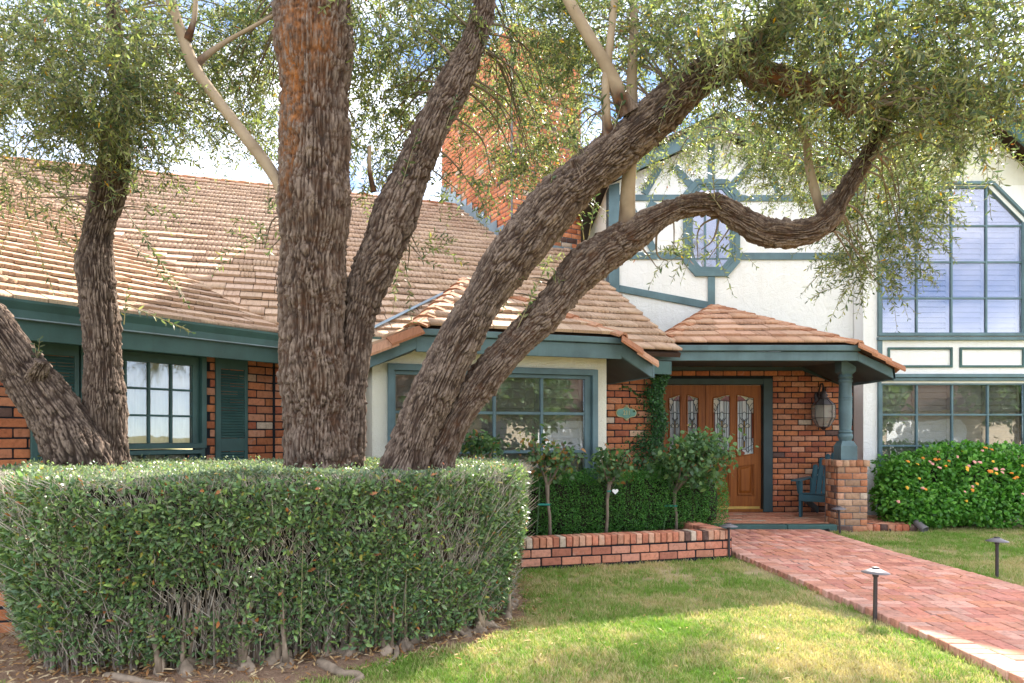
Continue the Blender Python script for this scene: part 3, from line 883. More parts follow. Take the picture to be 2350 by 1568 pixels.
# ---- right wing -----------------------------------------------------------
rx0 = 5.71; rx1 = 9.6
R_gz = 5.45
_ua, _ub, _uz0, _uz1 = WR.px(2026, 600)[0] - .03, WR.px(2347, 600)[0] + .03, WR.px(2190, 763)[1] - .03, WR.px(2190, 431)[1] + .03
_la, _lb, _lz0, _lz1 = WR.px(2026, 950)[0] - .03, WR.px(2351, 950)[0] + .03, WR.px(2190, 1094)[1] - .03, WR.px(2190, 884)[1] + .03
wing = slab(WR, rx0, rx1, 0, R_gz, -.32, 0, [(min(_ua, _la), max(_ub, _lb), _uz0, _uz1), (min(_ua, _la), max(_ub, _lb), _lz0, _lz1)]).build('right_wing_wall', M['stucco'], house)
for s_ in (0, 1):
    x_ = _ua if s_ == 0 else _ub; q_ = 1 if s_ == 0 else -1
    MB().prism([WR.at(x_, _uz1 - .60, -.001), WR.at(x_ + q_ * .60, _uz1, -.001), WR.at(x_, _uz1, -.001)], -WR.n * .15).build('corner_infill', M['stucco'], wing)
MB().box(rx0 + .01, rx1, 11.98, 18.0, 0, R_gz - .02).build('right_wing_body', M['stucco'], house)
rpk = (WR.px(2190, 260)[0], WR.px(2190, 240)[1])
MB().prism([WR.at(rx0, R_gz + .001), WR.at(rpk[0] * 2 - rx0, R_gz + .001), WR.at(rpk[0], rpk[1])], -WR.n * 7.0).build('right_gable', M['stucco_cream'], house)
for s_ in (-1, 1):
    A = Vector((rpk[0] + s_ * (rpk[0] - rx0 + .4), R_gz - .30)); B = Vector((rpk[0], rpk[1] + .03))
    MB().prism([WR.at(A.x, A.y - .10, .40), WR.at(B.x, B.y - .10, .40), WR.at(B.x, B.y + .14, .40), WR.at(A.x, A.y + .14, .40)], -WR.n * .05).build('barge_board', M['green'], house)
    MB().prism([WR.at(A.x, A.y + .145, .48), WR.at(B.x, B.y + .145, .48), WR.at(B.x, B.y + .22, .48), WR.at(A.x, A.y + .22, .48)], -WR.n * 7.5).build('right_roof_slope', M['deck'], house)
uc = [WR.px(x, 600)[0] for x in (2026, 2106, 2186, 2266, 2347)]
uz = [WR.px(2190, y)[1] for y in (763, 684, 601, 517.5, 431)]
frame_window(WR, 'window', WR.px(2013, 600)[0], WR.px(2361, 600)[0], WR.px(2100, 772)[1], WR.px(2190, 418)[1], uc, uz, fw=.085, mw=.03, glass='glass_up', inside='louvre_white', chamfer=.56, louvre=.085, tilt=30, stiles=True)
lc = [WR.px(x, 950)[0] for x in (2026, 2106, 2187.5, 2269.5, 2351)]
lz = [WR.px(2190, y)[1] for y in (1094, 1023.5, 952, 884)]
frame_window(WR, 'window', WR.px(2013, 950)[0], WR.px(2364, 950)[0], WR.px(2100, 1105)[1], WR.px(2190, 868)[1], lc, lz, fw=.085, mw=.03, glass='glass_low', inside='louvre_brown', louvre=.105, tilt=18)
# band between the windows: rails and two framed panels
zz = [WR.px(2190, y)[1] for y in (774, 782, 868, 861)]
w0, w1 = WR.px(2013, 800)[0], WR.px(2364, 800)[0]
MB().wbox(WR, w0 - .01, w1 + .01, zz[1], zz[0] - .004, .002, .06).build('sill_rail', M['teal'], wing, bevel=.004)
MB().wbox(WR, w0 - .01, w1 + .01, WR.px(2190, 867)[1], WR.px(2190, 859)[1], .002, .075).build('head_rail', M['teal'], wing, bevel=.004)
MB().wbox(WR, w0, WR.px(2023, 800)[0], WR.px(2190, 858.5)[1], zz[1] - .004, .002, .03).build('corner_batten', M['teal'], wing)
for x0, x1 in ((2036, 2185), (2201, 2350)):
    a, b = WR.px(x0, 820)[0], WR.px(x1, 820)[0]; c_, d_ = WR.px(2190, 844)[1], WR.px(2190, 797.5)[1]
    MB().ring([WR.at(a, c_, .026), WR.at(b, c_, .026), WR.at(b, d_, .026), WR.at(a, d_, .026)], [WR.at(a + .038, c_ + .038, .026), WR.at(b - .038, c_ + .038, .026), WR.at(b - .038, d_ - .038, .026), WR.at(a + .038, d_ - .038, .026)], -WR.n * .024).build('panel_frame', M['green'], wing, bevel=.005)
# panels under the lower window
z_a, z_b2 = .12, WR.px(2100, 1107)[1]
MB().wbox(WR, w0, w0 + .10, z_a, z_b2, .002, .035).wbox(WR, w0 + .1, w1, z_b2 - .08, z_b2 - .002, .002, .035).build('lower_panel_frame', M['dark_green'], wing)
for x0, x1 in ((2053, 2180), (2201, 2350)):
    a, b = WR.px(x0, 1120)[0], WR.px(x1, 1120)[0]; c_, d_ = .2, z_b2 - .2
    MB().ring([WR.at(a, c_, .026), WR.at(b, c_, .026), WR.at(b, d_, .026), WR.at(a, d_, .026)], [WR.at(a + .045, c_ + .045, .026), WR.at(b - .045, c_ + .045, .026), WR.at(b - .045, d_ - .045, .026), WR.at(a + .045, d_ - .045, .026)], -WR.n * .024).build('panel_frame', M['dark_green'], wing)

# ---- roofs ----------------------------------------------------------------
SH_COL = [(.51, .350, .238), (.49, .325, .222), (.54, .375, .26), (.47, .312, .215), (.51, .338, .226), (.53, .365, .26)]
def sh_color(pal=SH_COL):
    c = random.choice(pal); k = random.uniform(.90, 1.08); return tuple(v * k for v in c)
def shingle_mesh(seed):
    """one shake, 1 x 1 x 1: x along the eave, y up the slope, z out; the butt end broken into four uneven splits"""
    r = random.Random(seed); n = 4; v = []; f = []
    xs = [0] + [i / n + r.uniform(-.07, .07) for i in range(1, n)] + [1]
    for i in range(n):
        a, b = xs[i] + .004, xs[i + 1] - .004
        y0, y1 = r.uniform(0, .045), r.uniform(0, .045); zt, zt2 = r.uniform(.82, 1.0), r.uniform(.82, 1.0)
        k = len(v)
        v += [(a, y0, 0), (b, y1, 0), (b, 1, 0), (a, 1, 0), (a, y0, zt), (b, y1, zt2), (b, 1, zt2 * .7), (a, 1, zt * .7)]
        f += [(k, k + 1, k + 5, k + 4), (k + 1, k + 2, k + 6, k + 5), (k + 3, k, k + 4, k + 7), (k + 4, k + 5, k + 6, k + 7)]
    me = bpy.data.meshes.new('shingle'); me.from_pydata(v, [], f); me.update(); return me
SH_MESH = [shingle_mesh(i) for i in range(7)]

class Plane:
    def __init__(s, o, ex, slope_dir, pitch):
        s.o = Vector(o); s.ex = Vector(ex).normalized(); h = Vector(slope_dir).normalized()
        s.ey = (h + Vector((0, 0, pitch))).normalized(); s.n = s.ex.cross(s.ey).normalized()
        if s.n.z < 0: s.n = -s.n
        s.mat = Matrix(((s.ex.x, s.ey.x, s.n.x, s.o.x), (s.ex.y, s.ey.y, s.n.y, s.o.y), (s.ex.z, s.ey.z, s.n.z, s.o.z), (0, 0, 0, 1)))
    def to2(s, p):
        d = Vector(p) - s.o; return (d.dot(s.ex), d.dot(s.ey))
    def at(s, x, y, z=0): return s.o + s.ex * x + s.ey * y + s.n * z
def plane3(a, b, c):
    """a, b along the eave, c up the slope"""
    p = Plane.__new__(Plane); p.o = Vector(a); p.ex = (Vector(b) - p.o).normalized(); n = p.ex.cross(Vector(c) - p.o).normalized()
    if n.z < 0: n = -n
    p.n = n; p.ey = n.cross(p.ex).normalized()
    if p.ey.z < 0: p.ey = -p.ey
    p.mat = Matrix(((p.ex.x, p.ey.x, p.n.x, p.o.x), (p.ex.y, p.ey.y, p.n.y, p.o.y), (p.ex.z, p.ey.z, p.n.z, p.o.z), (0, 0, 0, 1)))
    return p
def clip2(poly, inside, cut):
    out = []
    for i in range(len(poly)):
        a, b = poly[i - 1], poly[i]
        ia, ib = inside(a), inside(b)
        if ib:
            if not ia: out.append(cut(a, b))
            out.append(b)
        elif ia: out.append(cut(a, b))
    return out
def convex_clip(poly, region):
    n = len(region); area = sum(region[i - 1][0] * region[i][1] - region[i][0] * region[i - 1][1] for i in range(n))
    sg = 1 if area > 0 else -1
    for i in range(n):
        a, b = region[i - 1], region[i]
        def side(p): return sg * ((b[0] - a[0]) * (p[1] - a[1]) - (b[1] - a[1]) * (p[0] - a[0]))
        def cut(p, q):
            sp, sq = side(p), side(q); t = sp / (sp - sq); return (p[0] + (q[0] - p[0]) * t, p[1] + (q[1] - p[1]) * t)
        poly = clip2(poly, lambda p: side(p) >= -1e-6, cut)
        if len(poly) < 3: return []
    return poly
def lay_shingles(pl, region, parent, exposure=.30, width=.30, thick=.034, stagger=True, pal=SH_COL, first=-.03):
    """region: convex outline in the plane's own x, y"""
    y_top = max(p[1] for p in region); r = 0; y = first
    while y < y_top:
        ln = exposure + .05
        band = convex_clip([(-50, y), (50, y), (50, y + exposure), (-50, y + exposure)], region)
        if band:
            x0, x1 = min(p[0] for p in band), max(p[0] for p in band)
            x = x0 - random.uniform(0, width)
            while x < x1:
                w = width * random.choice([.72, 1.0, 1.0, 1.25])
                rect = [(x, y), (x + w - .006, y), (x + w - .006, y + ln), (x, y + ln)]
                cl = convex_clip(rect, region)
                if len(cl) >= 3:
                    full = abs(sum(cl[i - 1][0] * cl[i][1] - cl[i][0] * cl[i - 1][1] for i in range(len(cl))) / 2) > (w - .006) * ln * .985
                    jy = random.uniform(-.005, .006); th = thick * random.uniform(.85, 1.2)
                    tilt = Matrix.Rotation(-thick * 1.05 / ln, 4, 'X')
                    if full:
                        m = pl.mat @ Matrix.Translation((x, y + jy, thick + .012)) @ tilt @ Matrix.Rotation(random.uniform(-.006, .006), 4, 'Y') @ Matrix.Diagonal((w - .006, ln, th, 1))
                        shingles.add(random.choice(SH_MESH), m, sh_color(pal), parent)
                    else:
                        ys = min(p[1] for p in cl)
                        loc = [(p[0] - x, p[1] - y) for p in cl]
                        me = MB().prism([Vector((p[0], p[1], 0)) for p in loc], Vector((0, 0, th))).mesh('shingle')
                        m = pl.mat @ Matrix.Translation((x, y, thick + .012)) @ tilt
                        shingles.add(me, m, sh_color(pal), parent)
                x += w
        y += exposure; r += 1
def deck(pl, region, name, z0=-.06, z1=-.002):
    return MB().prism([pl.at(x, y, z1) for x, y in region], pl.n * (z0 - z1)).build(name, M['deck'], house)

uM, nM = WM.u, WM.n
E0 = WM.at(0, 2.50, .40)
P_mid = Plane(E0, uM, -nM, .60)
EL = WL.at(0, 2.48, .45)
P_left = Plane(EL, WL.u, -WL.n, .46)
# valley between the two
dv = P_mid.n.cross(P_left.n).normalized()
if dv.z < 0: dv = -dv
A_ = np.array([list(P_mid.n), list(P_left.n), [0, 0, 1]]); B_ = np.array([P_mid.n.dot(P_mid.o), P_left.n.dot(P_left.o), 2.49])
V0 = Vector(np.linalg.solve(A_, B_))
ridge_y = 6.3 * math.sqrt(1 + .36)
vtop = V0 + dv * ((E0.z + 6.3 * .6 - V0.z) / dv.z)
a2 = P_mid.to2(V0); b2 = P_mid.to2(vtop)
reg_mid = [(a2[0], a2[1]), (5.25, 0), (5.25, ridge_y), (b2[0], b2[1])]
mid_roof = deck(P_mid, reg_mid, 'middle_roof')
lay_shingles(P_mid, reg_mid, mid_roof, .262, .26)
a3 = P_left.to2(V0); b3 = P_left.to2(vtop)
reg_left = [(-4.9, 0), (a3[0], a3[1]), (b3[0], b3[1]), (-4.9, b3[1])]
left_roof = deck(P_left, reg_left, 'left_roof')
lay_shingles(P_left, reg_left, left_roof, .262, .26)
MB().bar(V0 + P_mid.n * .03 + dv * .1, vtop + P_mid.n * .03, .05, .012, P_mid.n).build('valley_flashing', M['flash'], mid_roof)
# far slope and ridge caps
rid0 = P_mid.at(b2[0] - .5, ridge_y); rid1 = P_mid.at(5.0, ridge_y)
MB().prism([rid0, rid1, rid1 - nM * 6.0 - Vector((0, 0, 3.6)), rid0 - nM * 6.0 - Vector((0, 0, 3.6))], Vector((0, 0, -.06))).build('back_roof', M['deck'], house)
MB().prism([WM.at(0, 0, -12.5), WM.at(5.5, 0, -12.5), WM.at(5.5, 0, -12.7), WM.at(0, 0, -12.7)], Vector((0, 0, 2.5))).build('back_wall', M['stucco_cream'], house)

def cap_tiles(a, b, parent, step=.30, w=.135, drop=.48, lift=.055, dark=True, side=None, pal=None):
    """hip or ridge tiles overlapping from a (low) to b (high): each folded over the hip"""
    a = Vector(a); b = Vector(b); d = (b - a); L = d.length; d.normalize(); n = max(1, int(L / step)); s = L / n
    x = d.cross(Vector((0, 0, 1))).normalized(); up = x.cross(d).normalized()
    pal = pal or [(.37, .17, .09), (.43, .21, .115), (.40, .20, .12), (.34, .145, .075), (.46, .245, .15)]
    for i in range(n):
        p = a + d * (s * i - .02); q = a + d * (s * (i + 1) + .05)
        l0, l1 = lift + .028, lift
        wa = w * random.uniform(.96, 1.05)
        vs = []
        for pt, lf in ((p, l0), (q, l1)):
            for sx in (-1, -.35, .35, 1):
                vs.append(pt + x * wa * sx + up * (lf - drop * wa * max(0, abs(sx) - .25)))
        vs += [v - up * .026 for v in vs]
        fs = []
        for j in range(3):
            fs += [(j, j + 1, 4 + j + 1, 4 + j), (8 + j, 8 + 4 + j, 8 + 4 + j + 1, 8 + j + 1), (j, 8 + j, 8 + j + 1, j + 1), (4 + j, 4 + j + 1, 12 + j + 1, 12 + j)]
        fs += [(0, 4, 12, 8), (3, 11, 15, 7)]
        me = MB().add(vs, fs).mesh('hip_tile')
        o = link('hip_tile', me, parent, True, M['shingle']); o.color = (*sh_color(pal), 1)
cap_tiles(rid0, rid1, mid_roof, .33, .14, .5)

# bay roof: a gable clipped at the front
EBZ = 2.53
def Bp(t, z, d=.30): return WB.at(t, z, d)
tL = WB.px(954.7, 750, .30)[0]; tR = WB.px(1426.8, 770, .30)[0]
tl_, tr_ = WB.px(838, 803, .30)[0], WB.px(1497, 824, .30)[0]
cl, cr = Bp(tL, EBZ), Bp(tR, EBZ)
rl, rr_ = Bp(tl_, EBZ - .27), Bp(tr_, EBZ - .27)
apex = Vector((-.60, 9.27, 3.42))
rback = Vector((-.30, .951, 0)).normalized()
P_bf = plane3(cl, cr, apex)
reg = [P_bf.to2(cl), P_bf.to2(cr), P_bf.to2(apex)]
bay_roof = deck(P_bf, reg, 'bay_roof')
lay_shingles(P_bf, reg, bay_roof, .29, .29)
wallL = rl + rback * 2.2; wallR = rr_ + rback * 1.8
for (c_, r_, wv, far) in ((cl, rl, wallL, apex + rback * .3), (cr, rr_, wallR, apex + rback * .3)):
    pl = plane3(r_, wv, c_) if c_ is cr else plane3(wv, r_, c_)
    regp = [pl.to2(r_), pl.to2(c_), pl.to2(apex), pl.to2(wv)]
    MB().prism([r_, c_, apex, wv], Vector((0, 0, -.05))).build('bay_side_slope', M['deck'], bay_roof)
    if c_ is cl: lay_shingles(pl, regp, bay_roof, .29, .25)
cap_tiles(cl, apex, bay_roof, .27)
cap_tiles(cr, apex, bay_roof, .33)
cap_tiles(rl + Vector((0, -.02, -.03)), cl + Vector((0, -.02, -.03)), bay_roof, .20, .14, .9, .05)
cap_tiles(rr_ + Vector((0, -.02, -.03)), cr + Vector((0, -.02, -.03)), bay_roof, .17, .14, .9, .05)
# white metal flashing where the bay's side slope meets the middle roof
def on_plane(pl, x, y):
    d = P(x, y, 1.0) - Vector((0, 0, CAM_H)); o = Vector((0, 0, CAM_H)); t = (pl.o - o).dot(pl.n) / d.dot(pl.n); return o + d * t
vA = on_plane(P_mid, 852, 772) + P_mid.n * .10; vB = on_plane(P_mid, 1052, 664) + P_mid.n * .06
MB().bar(vA, vB, .045, .012, P_mid.n).build('white_flashing', M['flash'], bay_roof)
# fascia, gutter board and soffit of the bay
def fascia(pts, h, name, mat, n, th=.035, parent=house, gut=True):
    for p, q in zip(pts[:-1], pts[1:]):
        MB().prism([p, q, q - Vector((0, 0, h)), p - Vector((0, 0, h))], -n * th).build(name, mat, parent, bevel=.004)
hB = .20
fascia([cl + Vector((0, 0, -.075)), cr + Vector((0, 0, -.075))], hB - .03, 'fascia_board', M['teal'], WB.n)
MB().prism([cl + WB.n * .045 - WB.u * .01, cr + WB.n * .045 + WB.u * .01, cr + WB.n * .045 + WB.u * .01 - Vector((0, 0, .07)), cl + WB.n * .045 - WB.u * .01 - Vector((0, 0, .07))], -WB.n * .06).build('gutter_board', M['teal'], house, bevel=.006)
fascia([rl + Vector((0, 0, -.02)), cl + Vector((0, 0, -.05))], .165, 'rake_board', M['teal'], WB.n, .035)
fascia([cr + Vector((0, 0, -.05)), rr_ + Vector((0, 0, -.02))], .165, 'rake_board', M['teal'], WB.n, .035)
# underside
q0 = [Bp(tL, 2.445, .27), Bp(tR, 2.445, .27), Bp(tR, 2.445, -.9), Bp(tL, 2.445, -.9)]
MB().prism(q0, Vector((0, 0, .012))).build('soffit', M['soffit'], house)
for (c_, r_, s_) in ((cl, rl, -1), (cr, rr_, 1)):
    a = c_ - WB.n * .036 + Vector((0, 0, -.225)); b = r_ - WB.n * .036 + Vector((0, 0, -.17)); bk = -WB.n * 1.4
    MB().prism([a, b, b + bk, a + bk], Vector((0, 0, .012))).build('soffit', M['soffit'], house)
    MB().prism([r_ + Vector((0, 0, -.02)), r_ - WB.n * 1.45 + Vector((0, 0, -.02)), r_ - WB.n * 1.45 + Vector((0, 0, -.18)), r_ + Vector((0, 0, -.18))], WB.u * s_ * .03).build('eave_board', M['teal'], house)

# left wing eave
zL = 2.48
g0, g1 = -4.9, P_left.to2(V0)[0]
F2 = Frame((EL.x, EL.y), A_L)
MB().wbox(F2, g0, g1 - .02, zL - .29, zL - .115, -.03, 0.0).build('fascia_board', M['green'], house, bevel=.004)
prof = [(-.03, .030), (.085, .034), (.085, .012), (.058, -.05), (.062, -.115), (.001, -.115), (-.03, -.02)]
MB().prism([F2.at(g0, zL + z, d) for d, z in prof], F2.u * (g1 - g0)).build('gutter', M['green'], house)
MB().wbox(F2, g0, g1, zL - .127, zL - .116, .001, .064).build('gutter_lip', M['flash'], house)
MB().prism([WL.at(g0, zL - .20, .44), WL.at(.25, zL - .20, .44), WL.at(.25, zL - .20, -.1), WL.at(g0, zL - .20, -.1)], Vector((0, 0, .012))).build('soffit', M['soffit'], house)
# middle eave (between trunk and bay)
F3 = Frame((E0.x, E0.y), A_M)
ms0 = P_mid.to2(V0)[0]
MB().wbox(F3, ms0, 1.2, 2.21, 2.385, -.03, 0).build('fascia_board', M['green'], house)
MB().wbox(F3, 3.9, 5.1, 2.21, 2.385, -.03, 0).build('fascia_board', M['green'], house)
MB().prism([F3.at(ms0, 2.5 + z, d) for d, z in prof], F3.u * (1.2 - ms0)).build('gutter', M['green'], house)
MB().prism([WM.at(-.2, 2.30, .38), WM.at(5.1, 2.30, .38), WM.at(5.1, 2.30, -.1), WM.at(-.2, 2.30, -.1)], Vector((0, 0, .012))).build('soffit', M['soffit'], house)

# porch roof
pY = 9.70
pz = P(1700, 793, pY).z
pcl, pcr = Vector(((1500 - CX) * pY / F_PX, pY, pz)), Vector(((1969 - CX) * pY / F_PX, pY, pz))
papex = P(1640, 707, 11.45)
pr = P(2053, 842, pY)
P_pf = plane3(pcl, pcr, papex)
reg = [P_pf.to2(pcl), P_pf.to2(pcr), P_pf.to2(papex)]
porch_roof = deck(P_pf, reg, 'porch_roof')
lay_shingles(P_pf, reg, porch_roof, .30, .30, pal=[(.56, .34, .22), (.52, .30, .19), (.60, .37, .25), (.54, .31, .205)])
MB().prism([pr, pcr, papex, Vector((5.30, 11.65, pr.z))], Vector((0, 0, -.05))).build('porch_side_slope', M['deck'], porch_roof)
MB().prism([pcl, papex, Vector((papex.x - 1.6, papex.y, pz - .1))], Vector((0, 0, -.05))).build('porch_side_slope', M['deck'], porch_roof)
cap_tiles(pcl, papex, porch_roof, .30, .14)
cap_tiles(pcr, papex, porch_roof, .33, .14)
cap_tiles(pr + Vector((.06, -.03, -.05)), pcr + Vector((0, -.03, -.02)), porch_roof, .19, .12, .9, .05)
nf = Vector((0, -1, 0))
fz = P(1700, 828, pY).z
MB().prism([pcl + Vector((0, 0, -.085)), pcr + Vector((0, 0, -.085)), Vector((pcr.x, pY, fz)), Vector((pcl.x, pY, fz))], Vector((0, .04, 0))).build('porch_fascia', M['teal'], house, bevel=.005)
MB().prism([pcl + nf * .05, pcr + nf * .05 + Vector((.02, 0, 0)), pcr + nf * .05 + Vector((.02, 0, -.08)), pcl + nf * .05 + Vector((0, 0, -.08))], Vector((0, .085, 0))).build('gutter_board', M['teal'], house, bevel=.008)
rk0 = Vector((pcr.x, pY, pz - .10)); rk1 = Vector((pr.x, pY, pr.z - .03)); rk2 = Vector((pr.x + .02, pY, pr.z - .18)); rk3 = Vector((pcr.x, pY, fz))
MB().prism([rk0, rk1, rk2, rk3], Vector((0, .04, 0))).build('rake_board', M['teal'], house, bevel=.004)
MB().prism([rk1, rk1 + Vector((0, 1.60, 0)), rk2 + Vector((0, 1.60, 0)), rk2], Vector((-.03, 0, 0))).build('eave_board', M['teal'], house)
cz = 2.53
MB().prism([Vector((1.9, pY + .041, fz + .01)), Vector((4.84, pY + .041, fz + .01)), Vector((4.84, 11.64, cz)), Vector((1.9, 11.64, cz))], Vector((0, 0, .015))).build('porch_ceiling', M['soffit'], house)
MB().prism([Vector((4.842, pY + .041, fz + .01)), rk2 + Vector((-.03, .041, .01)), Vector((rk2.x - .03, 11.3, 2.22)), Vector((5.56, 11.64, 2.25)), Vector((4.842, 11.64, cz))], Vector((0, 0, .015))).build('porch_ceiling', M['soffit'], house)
MB().wbox(WD, 1.95, 4.84, cz - .065, cz - .005, .012, .04).build('ceiling_trim', M['dark_green'], house)
MB().prism([WD.at(4.842, cz - .065, .04), WD.at(5.56, 2.185, .04), WD.at(5.56, 2.245, .04), WD.at(4.842, cz - .005, .04)], -WD.n * .028).build('ceiling_trim', M['dark_green'], house)

# ---- porch pillar with turned post -----------------------------------------
px0, px1 = P(1921.7, 1222, 9.95).x, P(1991.6, 1222, 9.95).x
pcx, pcy = (px0 + px1) / 2, 9.95 + (px1 - px0) / 2; hw = (px1 - px0) / 2
pil = MB().box(px0 + .012, px1 - .012, pcy - hw + .012, pcy + hw - .012, 0, .94).build('brick_pillar', M['mortar_grey'], house)
PCOL = [(.44, .20, .11), (.47, .23, .13), (.42, .17, .085), (.50, .27, .17), (.40, .24, .15)]
for ang, o in ((0, (pcx - hw, pcy - hw)), (90, (pcx + hw, pcy - hw)), (-90, (pcx - hw, pcy + hw))):
    Fp = Frame(o, ang)
    pal = PCOL
    lay_bricks(bricks, Fp, 0.0 if ang == 0 else .052, 2 * hw if ang == 0 else 2 * hw - (.052 if ang else 0), 0, .94, pil, L=hw * 2 / 2.0, H=.094, joint=.012, depth=.05, proud=0.0, pal=pal, odd=.12)
for i in range(5):
    for j in range(5):
        if 0 < i < 4 and 0 < j < 4: continue
        w = (2 * hw + .05) / 5
        m = Matrix.Translation((pcx - hw - .025 + w * (i + .5), pcy - hw - .025 + w * (j + .5), .985)) @ Matrix.Diagonal((w - .008, w - .008, .088, 1))
        bricks.add(random.choice(BRICK_MESH), m, brick_color(PCOL), pil)
MB().box(pcx - hw, pcx + hw, pcy - hw, pcy + hw, .942, 1.005).build('cap_bed', M['mortar_grey'], pil)
post = MB()
b0 = 1.03; pb = .118
post.box(pcx - pb, pcx + pb, pcy - pb, pcy + pb, b0, b0 + .20)
post.lathe([(pb * 1.38, b0 + .20), (pb * .98, b0 + .275)], 4, Matrix.Translation((pcx, pcy, 0)) @ Matrix.Rotation(math.radians(45), 4, 'Z') @ Matrix.Identity(4))
T = Matrix.Translation((pcx, pcy, 0))
post.lathe([(.080, b0 + .27), (.092, b0 + .30), (.105, b0 + .34), (.098, b0 + .375), (.080, b0 + .385), (.096, b0 + .40), (.096, b0 + .42), (.080, b0 + .432), (.083, b0 + .47), (.092, b0 + .60), (.092, b0 + .86), (.097, b0 + .875), (.092, b0 + .89), (.097, b0 + .905), (.090, b0 + .93), (.086, b0 + 1.12), (.098, b0 + 1.135), (.098, b0 + 1.16), (.082, b0 + 1.175), (.100, b0 + 1.20), (.092, b0 + 1.225), (.08, b0 + 1.245)], 24, T)
post.lathe([(.085 * 1.05, b0 + 1.23), (.105 * 1.38, b0 + 1.28)], 4, T @ Matrix.Rotation(math.radians(45), 4, 'Z'))
post.box(pcx - .105, pcx + .105, pcy - .105, pcy + .105, b0 + 1.28, fz + .06)
post.build('turned_post', M['teal'], house, bevel=0)

# ---- chimney -------------------------------------------------------------
CHF = Frame((0.0, 12.7), 28)            # front face
CHL = Frame((0.0, 12.7), 28 - 90)       # left face: runs towards the viewer, so t is negative
chw, chd, chz = 1.5, 3.35, 8.9
cpoly = [CHF.at(0, 2.5), CHF.at(chw, 2.5), CHF.at(chw, 2.5, -chd), CHF.at(0, 2.5, -chd)]
chim = MB().prism(cpoly, Vector((0, 0, chz - 2.5))).build('chimney', M['mortar_grey'], house)
CHCOL = [(.58, .20, .09), (.54, .18, .08), (.62, .24, .115), (.56, .22, .11), (.50, .16, .075)]
lay_bricks(bricks, CHF, 0.01, chw, 4.1, chz, chim, pal=CHCOL, odd=.04, L=.235, H=.094)
lay_bricks(bricks, CHL, -chd, -.045, 4.3, chz, chim, pal=CHCOL, odd=.04, L=.235, H=.094)
# stepped flashing along the left face
n = 12
for i in range(n):
    t = -chd + i * chd / n
    p = CHL.at(t, 0); k = -.309 * (p.x - E0.x) + .951 * (p.y - E0.y); zr_ = 2.5 + .6 * k
    MB().wbox(CHL, t, t + chd / n - .006, zr_ - .45, zr_ + .20, .021, .027).build('step_flashing', M['flash'], chim)
MB().wbox(CHF, 0, chw, 4.0, 4.95, .021, .027).build('apron_flashing', M['flash'], chim)

bricks.build('brick', 'brickwork', house, M['brick'], M['brick_j'], 300)
shingles.build('shingle', 'shingle_field', house, M['shingle'], M['shingle_j'], 300)
# ================================================================== ground, path, porch floor
def sheet(pts, z, name, mat, kind='structure', sub=0):
    return MB().add([(x, y, z) for x, y in pts], [tuple(range(len(pts)))]).build(name, mat, None, kind=kind)
sheet([(-600, -600), (600, -600), (600, 600), (-600, 600)], 0.0, 'ground', M['ground'])
# bare earth round the hedge: uneven outline, slightly raised mound
HEDGE = [(-2.66, 3.90), (-2.21, 3.95), (-1.50, 4.08), (-.77, 4.42), (-.30, 4.80), (-.07, 5.14), (-.02, 5.6), (-.03, 6.3), (-.12, 6.9), (-.5, 7.05), (-1.5, 7.05), (-2.6, 6.75), (-3.4, 6.35), (-4.0, 5.9), (-3.74, 5.3), (-3.16, 4.50)]
def smooth_poly(poly, n=3):
    for _ in range(n):
        out = []
        for i in range(len(poly)):
            a, b = poly[i], poly[(i + 1) % len(poly)]
            out += [(a[0] * .75 + b[0] * .25, a[1] * .75 + b[1] * .25), (a[0] * .25 + b[0] * .75, a[1] * .25 + b[1] * .75)]
        poly = out
    return poly
HP = smooth_poly(HEDGE, 2)
def offset_poly(poly, d):
    out = []; n = len(poly)
    for i in range(n):
        a, b = Vector(poly[i - 1]), Vector(poly[(i + 1) % n]); t = (b - a).normalized(); nn = Vector((t.y, -t.x))
        dd = d(i) if callable(d) else d
        out.append((poly[i][0] + nn.x * dd, poly[i][1] + nn.y * dd))
    return out
DIRT = offset_poly(HP, lambda i: (.32 + .10 * math.sin(i * 1.9) + random.uniform(-.08, .08)) * (1.0 if HP[i][0] < -1.0 else .45))
k = MB()
cx_, cy_ = -1.9, 5.4
rings = [1.0, .93, .86, .78, .55, 0.0]
zz = [.004, .012, .024, .034, .04, .04]
n = len(DIRT); vs = []
for f_, z in zip(rings[:-1], zz):
    for i, (x, y) in enumerate(DIRT):
        vs.append((cx_ + (x - cx_) * f_, cy_ + (y - cy_) * f_, z + (random.uniform(-.012, .016) if f_ < 1 else 0)))
vs.append((cx_, cy_, .04))
fs = [(r * n + i, r * n + (i + 1) % n, (r + 1) * n + (i + 1) % n, (r + 1) * n + i) for r in range(len(rings) - 2) for i in range(n)]
fs += [((len(rings) - 2) * n + i, (len(rings) - 2) * n + (i + 1) % n, len(vs) - 1) for i in range(n)]
k.add(vs, fs).build('dirt_bed', M['dirt'], None, kind='structure', smooth=True)

